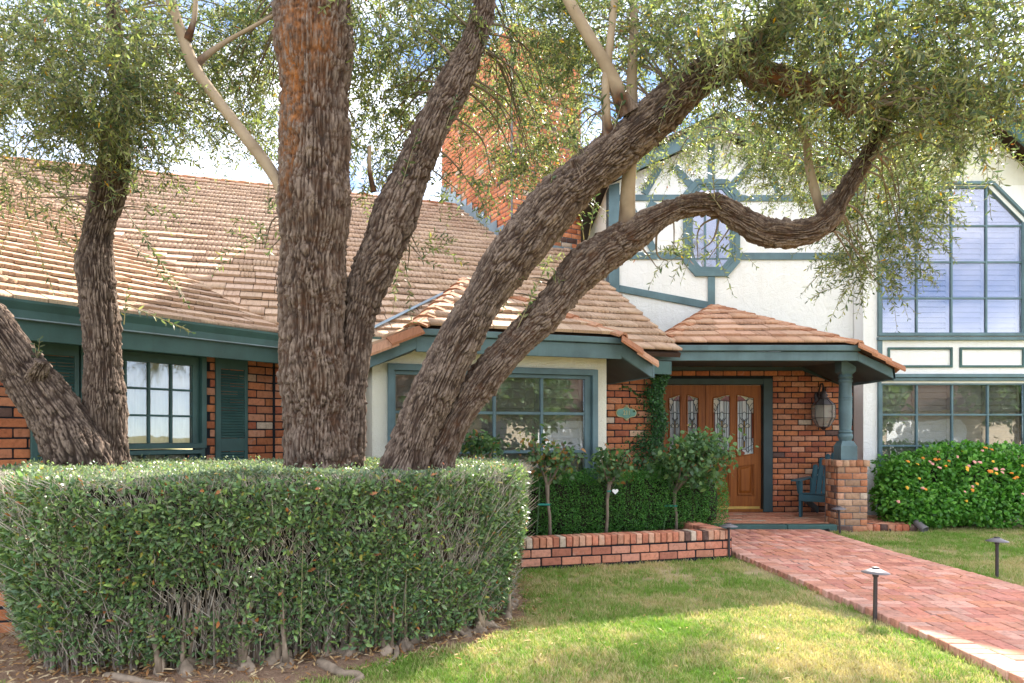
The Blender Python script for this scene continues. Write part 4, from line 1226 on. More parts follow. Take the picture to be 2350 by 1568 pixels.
# brick walk in basket weave with a header border
PATH_L = [(2.52, 9.93), (2.535, 8.0), (2.63, 6.92), (2.71, 5.85), (2.76, 5.27), (2.80, 4.62), (2.81, 3.99), (2.80, 2.4)]
PATH_W = 1.85
def path_left(y):
    for (x0, y0), (x1, y1) in zip(PATH_L[:-1], PATH_L[1:]):
        if y1 <= y <= y0: return x0 + (x1 - x0) * (y0 - y) / (y0 - y1)
    return PATH_L[0][0] if y > PATH_L[0][1] else PATH_L[-1][0]
ys = [9.93 - i * .25 for i in range(31)]
bed = MB()
for a, b in zip(ys[:-1], ys[1:]):
    bed.box8([Vector(p) for p in ((path_left(b) + .02, b, .002), (path_left(b) + PATH_W - .02, b, .002), (path_left(a) + PATH_W - .02, a, .002), (path_left(a) + .02, a, .002), (path_left(b) + .02, b, .046), (path_left(b) + PATH_W - .02, b, .046), (path_left(a) + PATH_W - .02, a, .046), (path_left(a) + .02, a, .046))])
path = bed.build('path', M['mortar_grey'], None, kind='structure')
pav = Pieces()
PVCOL = [(.60, .26, .18), (.56, .225, .155), (.63, .30, .22), (.58, .245, .15), (.64, .34, .26), (.54, .225, .17), (.61, .28, .19)]
def paver(x, y, ang, L, W, parent, z=.052, th=.05, col=None):
    m = Matrix.Translation((x, y, z - th / 2 + random.uniform(-.002, .003))) @ Matrix.Rotation(ang + random.uniform(-.015, .015), 4, 'Z') @ Matrix.Rotation(random.uniform(-.010, .010), 4, 'X') @ Matrix.Diagonal((L, W, th, 1))
    pav.add(random.choice(BRICK_MESH), m, col or brick_color(PVCOL, 0), parent)
MOD = .2125; ncol = 7
y = 9.90; j = 0
while y > 2.5:
    yc = y - MOD / 2; xl = path_left(yc); ang = math.atan2(path_left(yc - .3) - path_left(yc + .3), .6)
    for i in range(ncol):
        xc = xl + .185 + MOD * (i + .5)
        if (i + j) % 2 == 0:
            for s_ in (-1, 1): paver(xc, yc + s_ * MOD / 4, ang * -1, MOD - .008, MOD / 2 - .008, path)
        else:
            for s_ in (-1, 1): paver(xc + s_ * MOD / 4, yc, math.pi / 2 - ang, MOD - .008, MOD / 2 - .008, path)
    for s_ in (0, 1):
        yy = y - MOD / 4 - s_ * MOD / 2; xl2 = path_left(yy)
        paver(xl2 + .09, yy, -ang, .18, MOD / 2 - .004, path, .056, .06, brick_color([(.60, .31, .23), (.56, .26, .18), (.63, .36, .28)], 0))
        paver(xl2 + PATH_W - .09, yy, -ang, .18, MOD / 2 - .004, path, .055, .06, brick_color([(.60, .30, .22), (.56, .26, .18)], 0))
    y -= MOD; j += 1
pav.build('brick', 'path_brickwork', path, M['paver'], M['paver_j'], 300)

# porch floor: slab with brick paving, green step, brick edge on the right
porch = MB().box(1.9, 5.05, 10.02, 11.67, 0, .085).box(5.052, 5.78, 10.08, 11.32, 0, .085).build('porch_floor', M['mortar_grey'], house)
pf = Pieces()
yy = 10.16; r = 0
while yy < 11.62:
    x = 1.92 + (r % 2) * .11
    while x < 5.70:
        if not (px0 - .12 < x < px1 + .1 and yy < pcy + hw + .05) and not (x > 5.5 and yy > 11.25):
            m = Matrix.Translation((x + .11, yy, .085 + random.uniform(-.001, .003))) @ Matrix.Diagonal((.216, .098, .04, 1))
            pf.add(random.choice(BRICK_MESH), m, brick_color([(.58, .26, .16), (.54, .22, .13), (.60, .30, .19)], .05), porch)
        x += .224
    yy += .106; r += 1
x = px1 + .012
while x < 5.80:
    w = .105
    m = Matrix.Translation((x + w / 2, 10.085, .052)) @ Matrix.Diagonal((w - .01, .13, .098, 1))
    pf.add(random.choice(BRICK_MESH), m, brick_color([(.46, .17, .09), (.42, .14, .075), (.48, .22, .13)], .1), porch)
    x += w
pf.build('brick', 'floor_brickwork', house, M['paver'], M['paver_j'], 24)
for a, b in ((2.35, 3.92), (3.925, px0 - .005)):
    MB().box(a, b, 9.935, 10.075, .0, .112).build('green_step', M['green'], porch, bevel=.012)

# planter: low brick wall, rowlock on top, soil inside
planter = empty('brick_planter', (1.26, 7.6, 0), 0, 'low red brick planter wall topped with upright bricks beside the walk', 'planter')
PLA, PLB = Vector((-.35, 7.03)), Vector((2.47, 7.84))
pang = math.degrees(math.atan2(PLB.y - PLA.y, PLB.x - PLA.x))
PW = Frame((PLA.x, PLA.y), pang); plen = (PLB - PLA).length
pwall = MB().wbox(PW, 0, plen, 0, .24, -.20, 0).wbox(PW, plen - .2, plen, 0, .24, -2.0, -.2005).build('planter_wall', M['mortar_dark'], planter)
PB = Pieces()
PBCOL = [(.52, .20, .125), (.55, .23, .14), (.48, .18, .115), (.57, .26, .175)]
lay_bricks(PB, PW, 0, plen, 0.03, .212, pwall, L=.225, H=.091, proud=.012, pal=PBCOL, odd=.03)
x = 0
while x < plen - .03:
    w = .073
    m = PW.mat(x + w / 2, .275 + random.uniform(-.002, .003), -.085) @ Matrix.Rotation(random.uniform(-.02, .02), 4, 'Y') @ Matrix.Diagonal((w - .010, .205, .105, 1))
    PB.add(random.choice(BRICK_MESH), m, brick_color([(.55, .23, .135), (.58, .27, .17), (.51, .19, .115), (.60, .33, .22)], .06), pwall)
    x += w
for i in range(24):
    yb = -.25 - i * .074
    m = PW.mat(plen - .09, .275, yb) @ Matrix.Diagonal((.205, .064, .105, 1))
    PB.add(random.choice(BRICK_MESH), m, brick_color(PBCOL), pwall)
PB.build('brick', 'planter_brickwork', planter, M['brick'], M['brick_j'], 300)
MB().prism([PW.at(0, .0, -.201), PW.at(plen - .201, 0, -.201), PW.at(plen - .201, 0, -2.0), PW.at(0, 0, -1.5)], Vector((0, 0, .255))).build('soil', M['soil'], planter)

# ================================================================== foliage makers
def leaf_mesh(name, base, d, nrm, L, W, tint, droop=.12, extra=None):
    """many leaves, four faces each; extra: (verts, quads, tint) of twigs joined in"""
    N = len(base); d = d / np.linalg.norm(d, axis=1, keepdims=True)
    nrm = nrm - d * (nrm * d).sum(1, keepdims=True); nrm /= np.linalg.norm(nrm, axis=1, keepdims=True) + 1e-9
    s = np.cross(d, nrm); L = L[:, None]; W = W[:, None]
    v = np.empty((N, 6, 3), np.float32)
    v[:, 0] = base
    v[:, 1] = base + d * L * .36 - s * W * .5 + nrm * W * .14
    v[:, 2] = base + d * L * .36 + s * W * .5 + nrm * W * .14
    v[:, 3] = base + d * L * .72 - s * W * .40 + nrm * (W * .10 - L * droop * .4)
    v[:, 4] = base + d * L * .72 + s * W * .40 + nrm * (W * .10 - L * droop * .4)
    v[:, 5] = base + d * L - nrm * L * droop
    o = (np.arange(N) * 6)[:, None]
    loops = np.concatenate([o + 0, o + 2, o + 1, o + 1, o + 2, o + 4, o + 3, o + 3, o + 4, o + 5], 1)
    totals = np.tile([3, 4, 3], N)
    t = np.repeat(tint, 6, 0)
    V = v.reshape(-1, 3)
    if extra is not None and len(extra[0]):
        ev, eq, et = extra
        loops = np.concatenate([loops.ravel(), (np.asarray(eq) + len(V)).ravel()]); totals = np.concatenate([totals, np.full(len(eq), 4)])
        V = np.concatenate([V, ev]); t = np.concatenate([t, et])
    return np_mesh(name, V, loops.ravel(), totals, t)

def sticks(a, b, ra, rb, c):
    """three-sided sticks from a to b"""
    N = len(a); d = b - a; d /= np.linalg.norm(d, axis=1, keepdims=True) + 1e-9
    h = np.where(np.abs(d[:, 2:3]) > .9, np.array([[1., 0, 0]]), np.array([[0, 0, 1.]]))
    x = np.cross(d, h); x /= np.linalg.norm(x, axis=1, keepdims=True); y = np.cross(d, x)
    v = np.empty((N, 6, 3), np.float32)
    for j in range(3):
        an = 2 * math.pi * j / 3; o = x * math.cos(an) + y * math.sin(an)
        v[:, j] = a + o * np.asarray(ra).reshape(-1, 1); v[:, 3 + j] = b + o * np.asarray(rb).reshape(-1, 1)
    o = (np.arange(N) * 6)[:, None]
    q = np.concatenate([np.concatenate([o + j, o + (j + 1) % 3, o + 3 + (j + 1) % 3, o + 3 + j], 1) for j in range(3)], 0)
    return v.reshape(-1, 3), q, np.repeat(np.broadcast_to(np.asarray(c, np.float32), (N, 3)), 6, 0)

def unit(n):
    v = rng.normal(size=(n, 3)); return v / np.linalg.norm(v, axis=1, keepdims=True)

OL_D = np.array([[.080, .125, .075], [.105, .152, .098], [.145, .175, .100]])
OL_L = np.array([[.245, .28, .130], [.30, .325, .21], [.255, .30, .110], [.345, .34, .19]])
def olive_tint(n, light=.5):
    c = OL_D[rng.integers(0, 3, n)]; l = OL_L[rng.integers(0, 4, n)]
    c = np.where(rng.random((n, 1)) < light, l, c) * rng.uniform(.68, 1.12, (n, 1)) * np.array([1.0, .96, .84])
    r = rng.random(n)
    c[r < .005] = (.58, .30, .02); c[(r > .016) & (r < .020)] = (.34, .11, .03); c[(r > .028) & (r < .045)] = (.36, .30, .06)
    return c

def sprays(p, d, Ls, light, sp=.031, leafL=(.040, .068), gravity=.55, wr=(.20, .27)):
    """drooping twigs with opposite leaves; p, d: starts and directions"""
    S = len(p); K = int(max(Ls) / sp)
    B, D_, N_, LL, TW = [], [], [], [], []
    rot0 = rng.uniform(0, math.pi, S); hb = unit(S)
    sa, sb = [], []
    prev = p.copy()
    for k in range(K):
        t = (k + 1) * sp; ok = t < Ls
        if not ok.any(): break
        g = np.zeros((S, 3)); g[:, 2] = -gravity * t * t
        pos = p + d * t + g
        tan = pos - prev; tan /= np.linalg.norm(tan, axis=1, keepdims=True) + 1e-9
        sa.append(prev[ok]); sb.append(pos[ok])
        x = np.cross(tan, hb); x /= np.linalg.norm(x, axis=1, keepdims=True) + 1e-9; y = np.cross(tan, x)
        an = rot0 + k * (math.pi / 2 + .12)
        for sg in (1, -1):
            o = (x * np.cos(an)[:, None] + y * np.sin(an)[:, None]) * sg
            dr = tan * rng.uniform(.45, 1.0, (S, 1)) + o * rng.uniform(.7, 1.1, (S, 1)) + unit(S) * .18
            m = ok & (rng.random(S) < .90)
            fade = np.where(t > Ls - .08, .72, 1.0)
            B.append(pos[m]); D_.append(dr[m]); N_.append((tan + unit(S) * .7)[m])
            LL.append((rng.uniform(*leafL, S) * fade)[m])
        prev = pos
    B = np.concatenate(B); D_ = np.concatenate(D_); N_ = np.concatenate(N_); LL = np.concatenate(LL)
    a = np.concatenate(sa); b = np.concatenate(sb)
    st = sticks(a, b, np.full(len(a), .0021), np.full(len(a), .0018), (.30, .25, .15))
    W = LL * rng.uniform(*wr, len(LL))
    return B, D_, N_, LL, W, olive_tint(len(LL), light), st

# ---- bark ------------------------------------------------------------------
_ph = rng.uniform(0, 6.28, (12, 4)); _fr = rng.normal(size=(12, 3))
def lump(p, s):
    o = np.zeros(len(p))
    for i in range(12): o += np.sin(p @ (_fr[i] * s) + _ph[i, 0])
    return o / 12 ** .5
_hash = rng.random((256, 256, 3))
def plates(u, v):
    """long jittered cells: returns edge distance and a value per cell; u wraps at integers nu"""
    iu, iv = np.floor(u).astype(int), np.floor(v).astype(int)
    f1 = np.full(len(u), 9.); f2 = np.full(len(u), 9.); val = np.zeros(len(u))
    return iu, iv, f1, f2, val
def cell(u, v, nu):
    iu, iv = np.floor(u).astype(int), np.floor(v).astype(int)
    f1 = np.full(len(u), 9.); f2 = np.full(len(u), 9.); val = np.zeros(len(u)); off = np.zeros(len(u))
    for a in (-1, 0, 1):
        for b in (-1, 0, 1):
            cu, cv = iu + a, iv + b; h = _hash[(cu % nu) % 256, cv % 256]
            du = cu + .15 + .7 * h[:, 0] - u; dv = cv + .1 + .8 * h[:, 1] - v
            dd = np.hypot(du * 1.25, dv * .8)
            n1 = dd < f1
            f2 = np.where(n1, f1, np.minimum(f2, dd)); val = np.where(n1, h[:, 2], val); off = np.where(n1, dv, off); f1 = np.where(n1, dd, f1)
    return f2 - f1, val, off

def catmull(pts, n):
    pts = np.asarray(pts, float); P_ = np.vstack([2 * pts[0] - pts[1], pts, 2 * pts[-1] - pts[-2]])
    out = []
    for i in range(1, len(P_) - 2):
        t = np.linspace(0, 1, n, endpoint=False)[:, None]; a, b, c, d = P_[i - 1], P_[i], P_[i + 1], P_[i + 2]
        out.append(.5 * (2 * b + (c - a) * t + (2 * a - 5 * b + 4 * c - d) * t ** 2 + (3 * b - a - 3 * c + d) * t ** 3))
    out.append(pts[-1:]); return np.vstack(out)

def limb(name, parent, spec, smooth=0.0, warm=.25, depth=.026, lumps=.06, res=.0085, pw=.034, pl=.24, world=True, ridge=None):
    """spec: (x, y, depth, width in px) down the middle of the limb as photographed, turned into places and radii"""
    pts = []
    for x, y, Y, w in spec:
        p = P(x, y, Y); pts.append((p.x, p.y, p.z, w * Y / F_PX / 2 * (.90 if smooth >= .5 else .99 if ridge is not None else .89)))
    c = catmull(pts, 14)
    seg = np.linalg.norm(np.diff(c[:, :3], axis=0), axis=1); L = np.concatenate([[0], np.cumsum(seg)])
    n = max(8, int(L[-1] / res)); s = np.linspace(0, L[-1], n)
    q = np.stack([np.interp(s, L, c[:, i]) for i in range(4)], 1)
    if smooth >= .5: q[:, 3] *= 1 + .30 * np.exp(-s / .09)
    else: q[:, 3] *= 1 + .05 * np.sin(s * 5.1 + len(spec)) + .035 * np.sin(s * 11.3 + spec[0][0])
    rmax = q[:, 3].max(); m = int(np.clip(2 * math.pi * rmax / res, 10, 210))
    tan = np.gradient(q[:, :3], axis=0); tan /= np.linalg.norm(tan, axis=1, keepdims=True)
    x = np.cross(tan[0], [0, 1., 0]); x /= np.linalg.norm(x); X = np.empty((n, 3))
    for i in range(n):
        x = x - tan[i] * (x @ tan[i]); x /= np.linalg.norm(x); X[i] = x
    Yv = np.cross(tan, X)
    an = np.linspace(0, 2 * math.pi, m, endpoint=False)
    o = X[:, None] * np.cos(an)[None, :, None] + Yv[:, None] * np.sin(an)[None, :, None]
    base = (q[:, None, :3] + o * q[:, None, 3:4]).reshape(-1, 3)
    r = np.repeat(q[:, 3], m)
    U = np.tile(an / (2 * math.pi), n); S = np.repeat(s, m)
    seed = rng.uniform(0, 50)
    if smooth < .5:
        nu = max(6, int(2 * math.pi * rmax / pw))
        ax = base * np.array([1, 1, .45])
        wob = lump(ax, 7.0) * .75 + lump(ax, 19.0) * .38 + lump(ax, 47.0) * .16
        e1, v1, o1_ = cell(U * nu + wob, S / pl + seed + lump(base, 13) * .6, nu)
        e2, v2, o2_ = cell(U * nu * 1.5 + wob * 1.4, S / (pl * .27) + seed * 2 + lump(base, 29) * .5, int(nu * 1.5))
        big = lump(ax, 3.2); e3, v3, o3_ = cell(U * max(4, nu // 3) + wob * .45, S / (pl * 2.4) + seed * 3, max(4, nu // 3))
        pm = np.clip((e1 - .03) / .30, 0, 1) ** .75 * np.clip((e3 + .05) / .16, .15, 1)
        p2 = np.clip((e2 - .02) / .20, 0, 1)
        fl = np.clip(lump(base, 34.0) * .5 + .5, 0, 1)
        flake = np.clip(.5 + o2_ * .9, 0, 1.2)               # scales lift at their lower end
        disp = depth * (pm * (.40 + .55 * v1) + pm * p2 * (.10 + .65 * v2 * v2) * flake + .22 * fl + .18 * big) - depth * .9
        disp += lumps * r * lump(base, 5.0) * .6
        plate = np.clip(pm * (.35 + .65 * p2) * (.55 + .45 * v2 + .35 * (fl - .5)) * (.70 + .4 * v3), 0, 1)
    else:
        disp = lumps * r * lump(base, 9.0); plate = np.clip(.25 + .5 * lump(base * np.array([1, 1, .4]), 40.0), 0, .8)
    wv = np.full(len(U), warm)
    if ridge is not None:
        # strip of bark shed on the side that faces the lawn, showing red wood
        front = np.clip(-(o.reshape(-1, 3)[:, 1]) * 1.4 - .35, 0, 1); hh = np.clip((base[:, 2] - ridge) / .8, 0, 1)
        msk = front * hh * np.clip(.30 + .8 * lump(base * np.array([1, 1, .22]), 9), 0, 1.1)
        wv = np.clip(wv + msk, 0, 1); plate = np.clip(plate * (1 - .35 * msk), 0, 1)
    V = base + o.reshape(-1, 3) * disp[:, None]
    i = np.arange(n - 1)[:, None] * m; j = np.arange(m)[None]; j2 = (np.arange(m) + 1) % m
    loops = np.stack([i + j, i + j2[None], i + m + j2[None], i + m + j], -1).reshape(-1)
    tot = np.full((n - 1) * m, 4)
    # end cap
    V = np.vstack([V, q[-1:, :3]]); k0 = (n - 1) * m
    cap = np.stack([k0 + np.arange(m), k0 + j2, np.full(m, len(V) - 1)], 1).ravel()
    loops = np.concatenate([loops, cap]); tot = np.concatenate([tot, np.full(m, 3)])
    sm = np.clip((S - .10 + .05 * lump(base, 20.0)) / .16, 0, 1) if smooth >= .5 else np.zeros(len(U))
    T = np.stack([plate, wv, sm], 1); T = np.vstack([T, T[-1:]])
    me = np_mesh(name, V, loops, tot, T, smooth=True)
    link(name, me, parent, True, M['bark'])
    return q

# ================================================================== the three olive trees
tree_l = empty('olive_tree', tuple(P(215, 1075, 5.6).xy) + (0,), 0, 'old olive tree of two slimmer stems before the shuttered window, one leaning left', 'tree', 'olive trees growing out of the hedge')
tree_m = empty('olive_tree', tuple(P(740, 1075, 4.9).xy) + (0,), 0, 'old olive tree with the thickest upright trunk and reddish flaking bark', 'tree', 'olive trees growing out of the hedge')
tree_r = empty('olive_tree', tuple(P(945, 1075, 4.9).xy) + (0,), 0, 'old olive tree whose two limbs lean right across the front door roof', 'tree', 'olive trees growing out of the hedge')
Q = {}
Q['J'] = limb('trunk', tree_l, [(262, 1330, 5.6, 150), (256, 1150, 5.6, 120), (250, 1050, 5.6, 97), (238, 900, 5.6, 94), (236, 800, 5.6, 92), (226, 690, 5.6, 90), (218, 600, 5.62, 80), (228, 520, 5.65, 74), (252, 430, 5.7, 84), (262, 370, 5.7, 72), (266, 300, 5.75, 54), (272, 200, 5.8, 44), (262, 60, 5.8, 34), (250, -100, 5.8, 24)], warm=.06)
Q['K'] = limb('limb', tree_l, [(250, 1250, 5.5, 150), (205, 1090, 5.48, 150), (150, 985, 5.42, 140), (88, 895, 5.36, 128), (18, 800, 5.3, 112), (-60, 705, 5.25, 100), (-170, 570, 5.2, 84), (-280, 440, 5.15, 66), (-350, 300, 5.1, 48), (-380, 160, 5.1, 30)], warm=.04)
Q['A'] = limb('trunk', tree_m, [(745, 1330, 4.9, 240), (742, 1180, 4.9, 205), (738, 1080, 4.9, 172), (733, 1000, 4.9, 152), (724, 900, 4.9, 148), (718, 780, 4.9, 150), (718, 650, 4.9, 152), (722, 500, 4.9, 152), (723, 330, 4.92, 156), (722, 160, 4.95, 164), (722, 40, 5.0, 168), (724, -120, 5.05, 150), (735, -330, 5.15, 110)], warm=.13, res=.0080, depth=.032, pw=.036, pl=.26, ridge=1.9)
Q['B'] = limb('limb', tree_m, [(795, 1300, 5.0, 130), (790, 1100, 4.97, 104), (795, 950, 4.97, 88), (808, 820, 5.0, 88), (826, 720, 5.02, 94), (850, 640, 5.04, 100), (882, 560, 5.07, 104), (920, 460, 5.12, 104), (955, 375, 5.16, 98), (995, 285, 5.2, 90), (1040, 195, 5.28, 80), (1085, 100, 5.35, 66), (1110, 10, 5.4, 56), (1120, -120, 5.5, 44)], warm=.08)
Q['C'] = limb('trunk', tree_r, [(905, 1310, 4.85, 190), (915, 1140, 4.85, 140), (940, 1040, 4.86, 118), (972, 950, 4.88, 108), (1032, 822, 4.92, 104), (1080, 735, 4.95, 106), (1128, 655, 4.98, 112), (1170, 595, 5.0, 114), (1215, 540, 5.02, 116), (1275, 465, 5.05, 118), (1345, 400, 5.08, 118), (1415, 345, 5.1, 114), (1500, 272, 5.12, 108), (1580, 200, 5.12, 100), (1660, 148, 5.1, 92), (1745, 92, 5.05, 80), (1805, 30, 5.0, 70), (1835, -60, 5.0, 58), (1850, -200, 5.0, 40)], warm=.07)
Q['D'] = limb('limb', tree_r, [(965, 1310, 4.98, 160), (985, 1130, 4.98, 110), (1015, 1030, 5.0, 88), (1060, 940, 5.03, 84), (1115, 865, 5.07, 82), (1180, 790, 5.12, 82), (1238, 735, 5.16, 86), (1292, 672, 5.2, 90), (1345, 610, 5.24, 96), (1410, 565, 5.28, 92), (1470, 525, 5.3, 80), (1535, 487, 5.32, 66), (1600, 469, 5.33, 60), (1650, 474, 5.33, 62), (1700, 502, 5.32, 66), (1752, 533, 5.3, 68), (1815, 538, 5.27, 64), (1870, 525, 5.25, 60), (1908, 490, 5.22, 54), (1940, 438, 5.2, 44), (1975, 382, 5.2, 38), (2012, 318, 5.2, 34), (2045, 240, 5.2, 28), (2070, 140, 5.2, 20)], warm=.12)
Q['C2'] = limb('limb', tree_r, [(1690, 128, 5.08, 60), (1745, 172, 5.02, 66), (1820, 192, 4.95, 60), (1890, 208, 4.88, 54), (1935, 232, 4.84, 48), (1960, 258, 4.82, 40)], warm=.45)
limb('burl', tree_m, [(712, 1075, 4.80, 50), (704, 1035, 4.74, 66), (702, 1000, 4.73, 58), (706, 970, 4.79, 34)], warm=.1, lumps=.25, depth=.02)
limb('burl', tree_m, [(760, 1090, 4.78, 60), (752, 1050, 4.74, 50), (748, 1015, 4.78, 30)], warm=.1, lumps=.25, depth=.02)
limb('pruned_stub', tree_r, [(1335, 420, 5.0, 48), (1322, 385, 4.97, 40), (1316, 366, 4.95, 34)], warm=.1, lumps=.2)
limb('pruned_stub', tree_l, [(262, 410, 5.65, 60), (285, 385, 5.6, 42), (292, 368, 5.58, 36)], warm=.05, lumps=.2)
limb('pruned_stub', tree_l, [(70, 890, 5.3, 70), (90, 845, 5.22, 46), (96, 828, 5.2, 40)], warm=.05, lumps=.2)
# smooth younger branches
limb('branch', tree_m, [(668, 520, 4.86, 34), (655, 455, 4.88, 31), (622, 392, 4.9, 30), (562, 312, 4.9, 28), (492, 220, 4.9, 26), (448, 158, 4.9, 27), (415, 72, 4.88, 25), (388, -10, 4.86, 23), (360, -120, 4.84, 20)], 1.0)
limb('branch', tree_m, [(442, 160, 4.9, 18), (470, 130, 4.93, 15), (520, 95, 4.98, 12), (580, 62, 5.0, 10), (650, 24, 5.0, 9)], 1.0)
limb('branch', tree_m, [(430, 92, 4.88, 16), (446, 40, 4.86, 13), (450, -40, 4.86, 11)], 1.0)
limb('branch', tree_m, [(858, 440, 5.08, 13), (848, 390, 5.06, 11), (848, 335, 5.04, 10)], 1.0)
limb('branch', tree_r, [(1440, 560, 5.26, 56), (1440, 500, 5.26, 42), (1441, 440, 5.24, 37), (1446, 370, 5.22, 34), (1452, 290, 5.2, 30), (1450, 180, 5.2, 26), (1455, 60, 5.2, 22), (1450, -60, 5.2, 18)], 1.0)
limb('branch', tree_r, [(1442, 260, 5.05, 48), (1425, 225, 5.02, 40), (1392, 152, 5.0, 33), (1347, 76, 4.98, 30), (1306, 2, 4.96, 28), (1270, -80, 4.95, 24)], 1.0)
limb('branch', tree_r, [(1398, 330, 5.03, 32), (1392, 270, 5.0, 24), (1390, 190, 5.0, 21), (1400, 100, 5.0, 20), (1412, -20, 5.0, 18)], 1.0)
limb('branch', tree_r, [(1905, 530, 5.24, 26), (1880, 470, 5.3, 24), (1858, 390, 5.34, 22), (1850, 320, 5.38, 21), (1830, 260, 5.4, 18), (1800, 190, 5.4, 14)], 1.0)

# ---- crowns: clumps of drooping sprays hung on branchlets ---------------------
LIMB_PTS = {'l': np.vstack([Q['J'], Q['K']])[:, :3], 'm': np.vstack([Q['A'], Q['B']])[:, :3], 'r': np.vstack([Q['C'], Q['D'], Q['C2']])[:, :3]}
# (x, y, half width, half height, depth, half depth, sprays, share of pale leaves)
BLOBS = {
 'l': [(-330, 180, 190, 150, 5.2, .6, 130, .5), (40, 110, 210, 170, 5.6, .8, 330, .45), (235, 190, 190, 150, 5.0, .5, 330, .40), (60, 300, 150, 80, 5.7, .6, 90, .45), (225, 300, 90, 70, 5.1, .3, 90, .40),
       (60, 440, 70, 110, 5.5, .3, 26, .5), (150, 480, 50, 90, 5.5, .3, 16, .5), (430, 230, 150, 110, 6.6, .7, 190, .5), (500, 70, 190, 110, 6.2, .8, 260, .5), (340, 330, 80, 60, 5.6, .4, 36, .5),
       (590, 340, 60, 70, 6.2, .4, 34, .5), (320, 470, 40, 70, 5.4, .2, 10, .5), (100, -260, 420, 200, 5.6, 1.3, 120, .5)],  # last clump sits above the frame, added only to cast shade
 'm': [(900, 90, 160, 120, 5.5, .8, 330, .55), (870, 270, 90, 120, 6.2, .6, 150, .6), (840, 420, 50, 80, 6.0, .4, 34, .6), (1150, 100, 190, 130, 6.1, .9, 340, .6), (1200, 270, 140, 120, 6.9, .6, 170, .75),
       (1075, 440, 70, 90, 5.9, .3, 26, .6), (1250, 410, 90, 70, 6.6, .4, 60, .7), (618, 570, 26, 70, 5.6, .3, 7, .6), (640, 130, 60, 140, 6.3, .6, 90, .5), (560, 190, 90, 120, 6.4, .6, 120, .5), (930, 600, 50, 60, 5.4, .2, 9, .5), (800, -280, 480, 200, 5.7, 1.3, 120, .5)],  # last clump, out of frame overhead, is added to throw shade
 'r': [(1430, 90, 170, 120, 5.7, .7, 300, .55), (1690, 70, 230, 120, 4.8, .6, 360, .42), (2000, 120, 240, 140, 4.7, .8, 540, .42), (2260, 150, 190, 170, 4.8, .8, 450, .45), (1760, 320, 200, 80, 8.5, .6, 300, .7),
       (1830, 400, 120, 70, 8.5, .5, 170, .75), (2050, 360, 160, 110, 7.6, .6, 430, .6), (2020, 530, 100, 100, 5.9, .4, 200, .7), (1985, 640, 55, 50, 5.8, .3, 22, .6), (2240, 310, 110, 60, 4.5, .4, 110, .5),
       (1680, 260, 110, 60, 5.3, .3, 60, .45), (1330, 250, 80, 130, 6.0, .5, 90, .65), (1620, 560, 60, 40, 5.5, .2, 10, .6), (1540, 370, 70, 60, 8.4, .5, 60, .6), (1540, 600, 40, 30, 5.5, .2, 5, .5), (1900, 270, 110, 60, 5.2, .4, 110, .5),
       (2120, 480, 60, 60, 5.9, .3, 40, .7), (1200, 640, 60, 50, 5.3, .2, 6, .5), (1800, -280, 620, 200, 5.2, 1.4, 220, .5)]}  # last clump, unseen above the view, is an added shade caster
for key, tree in (('l', tree_l), ('m', tree_m), ('r', tree_r)):
    SP, SD, SL, LT = [], [], [], []
    br = MB(); lp = LIMB_PTS[key]
    for (bx, by, rx, ry, Y, dY, ns, lt) in BLOBS[key]:
        if by > -100: ns = int(ns * (1.50 if key != 'r' else 1.30))
        c = np.array(P(bx, by, Y)); R = np.array([rx * Y / F_PX, dY, ry * Y / F_PX])
        u = unit(ns) * (rng.random((ns, 1)) ** .42)
        # a clump is itself a handful of smaller tufts
        nt = max(3, ns // 14); tc = unit(nt) * (rng.random((nt, 1)) ** .4)
        w = tc[rng.integers(0, nt, ns)] + rng.normal(size=(ns, 3)) * .20
        u = np.where(rng.random((ns, 1)) < .50, w, u)
        p = c + u * R
        p[:, 2] += .10
        out = u.copy(); out[:, 2] = out[:, 2] * .5 + .05
        d = out / (np.linalg.norm(out, axis=1, keepdims=True) + 1e-6) * .7 + unit(ns) * .75; d[:, 2] -= .20
        d /= np.linalg.norm(d, axis=1, keepdims=True)
        SP.append(p); SD.append(d); SL.append(rng.uniform(.20, .46, ns)); LT.append(np.full(ns, lt))
        for i in range(min(nt, 12)):
            e = c + tc[i] * R * .9; up_lp = lp[lp[:, 2] < e[2] + .4]
            if not len(up_lp): up_lp = lp
            s_ = up_lp[np.argmin(((up_lp - e) ** 2).sum(1) + rng.random(len(up_lp)) * .3)]
            ds = np.linalg.norm(e - s_)
            if ds > 2.4: s_ = e + (s_ - e) / ds * 1.2
            mid = (s_ + e) / 2 + np.array([0, 0, .16 * min(ds, 1.5)]) + rng.normal(size=3) * .06
            pts = catmull([s_, mid, e], 5)
            br.tube([Vector(q_) for q_ in pts], list(np.linspace(.011, .003, len(pts))), 5)
    SP, SD, SL, LT = np.concatenate(SP), np.concatenate(SD), np.concatenate(SL), np.concatenate(LT)
    if key == 'r':
        # long shoots hanging close to the viewer
        nh = 34
        hx = rng.uniform(1560, 2330, nh); hy = rng.uniform(-40, 190, nh); hY = rng.uniform(3.6, 4.4, nh)
        SP = np.concatenate([SP, np.array([list(P(a, b, c_)) for a, b, c_ in zip(hx, hy, hY)])]); hd = unit(nh) * .45; hd[:, 2] = -.9
        SD = np.concatenate([SD, hd]); SL = np.concatenate([SL, rng.uniform(.3, .55, nh)]); LT = np.concatenate([LT, np.full(nh, .35)])
    m_hi = rng.random(len(SP))
    B, D_, N_, LL, W, T, st = sprays(SP, SD, SL, .55)
    me = leaf_mesh('crown', B, D_, N_, LL, W, T, extra=st)
    link('crown', me, tree, True, M['leaf_olive'], 'stuff')
    link('branchlets', br.mesh('branchlets'), tree, True, M['twig'], 'stuff')
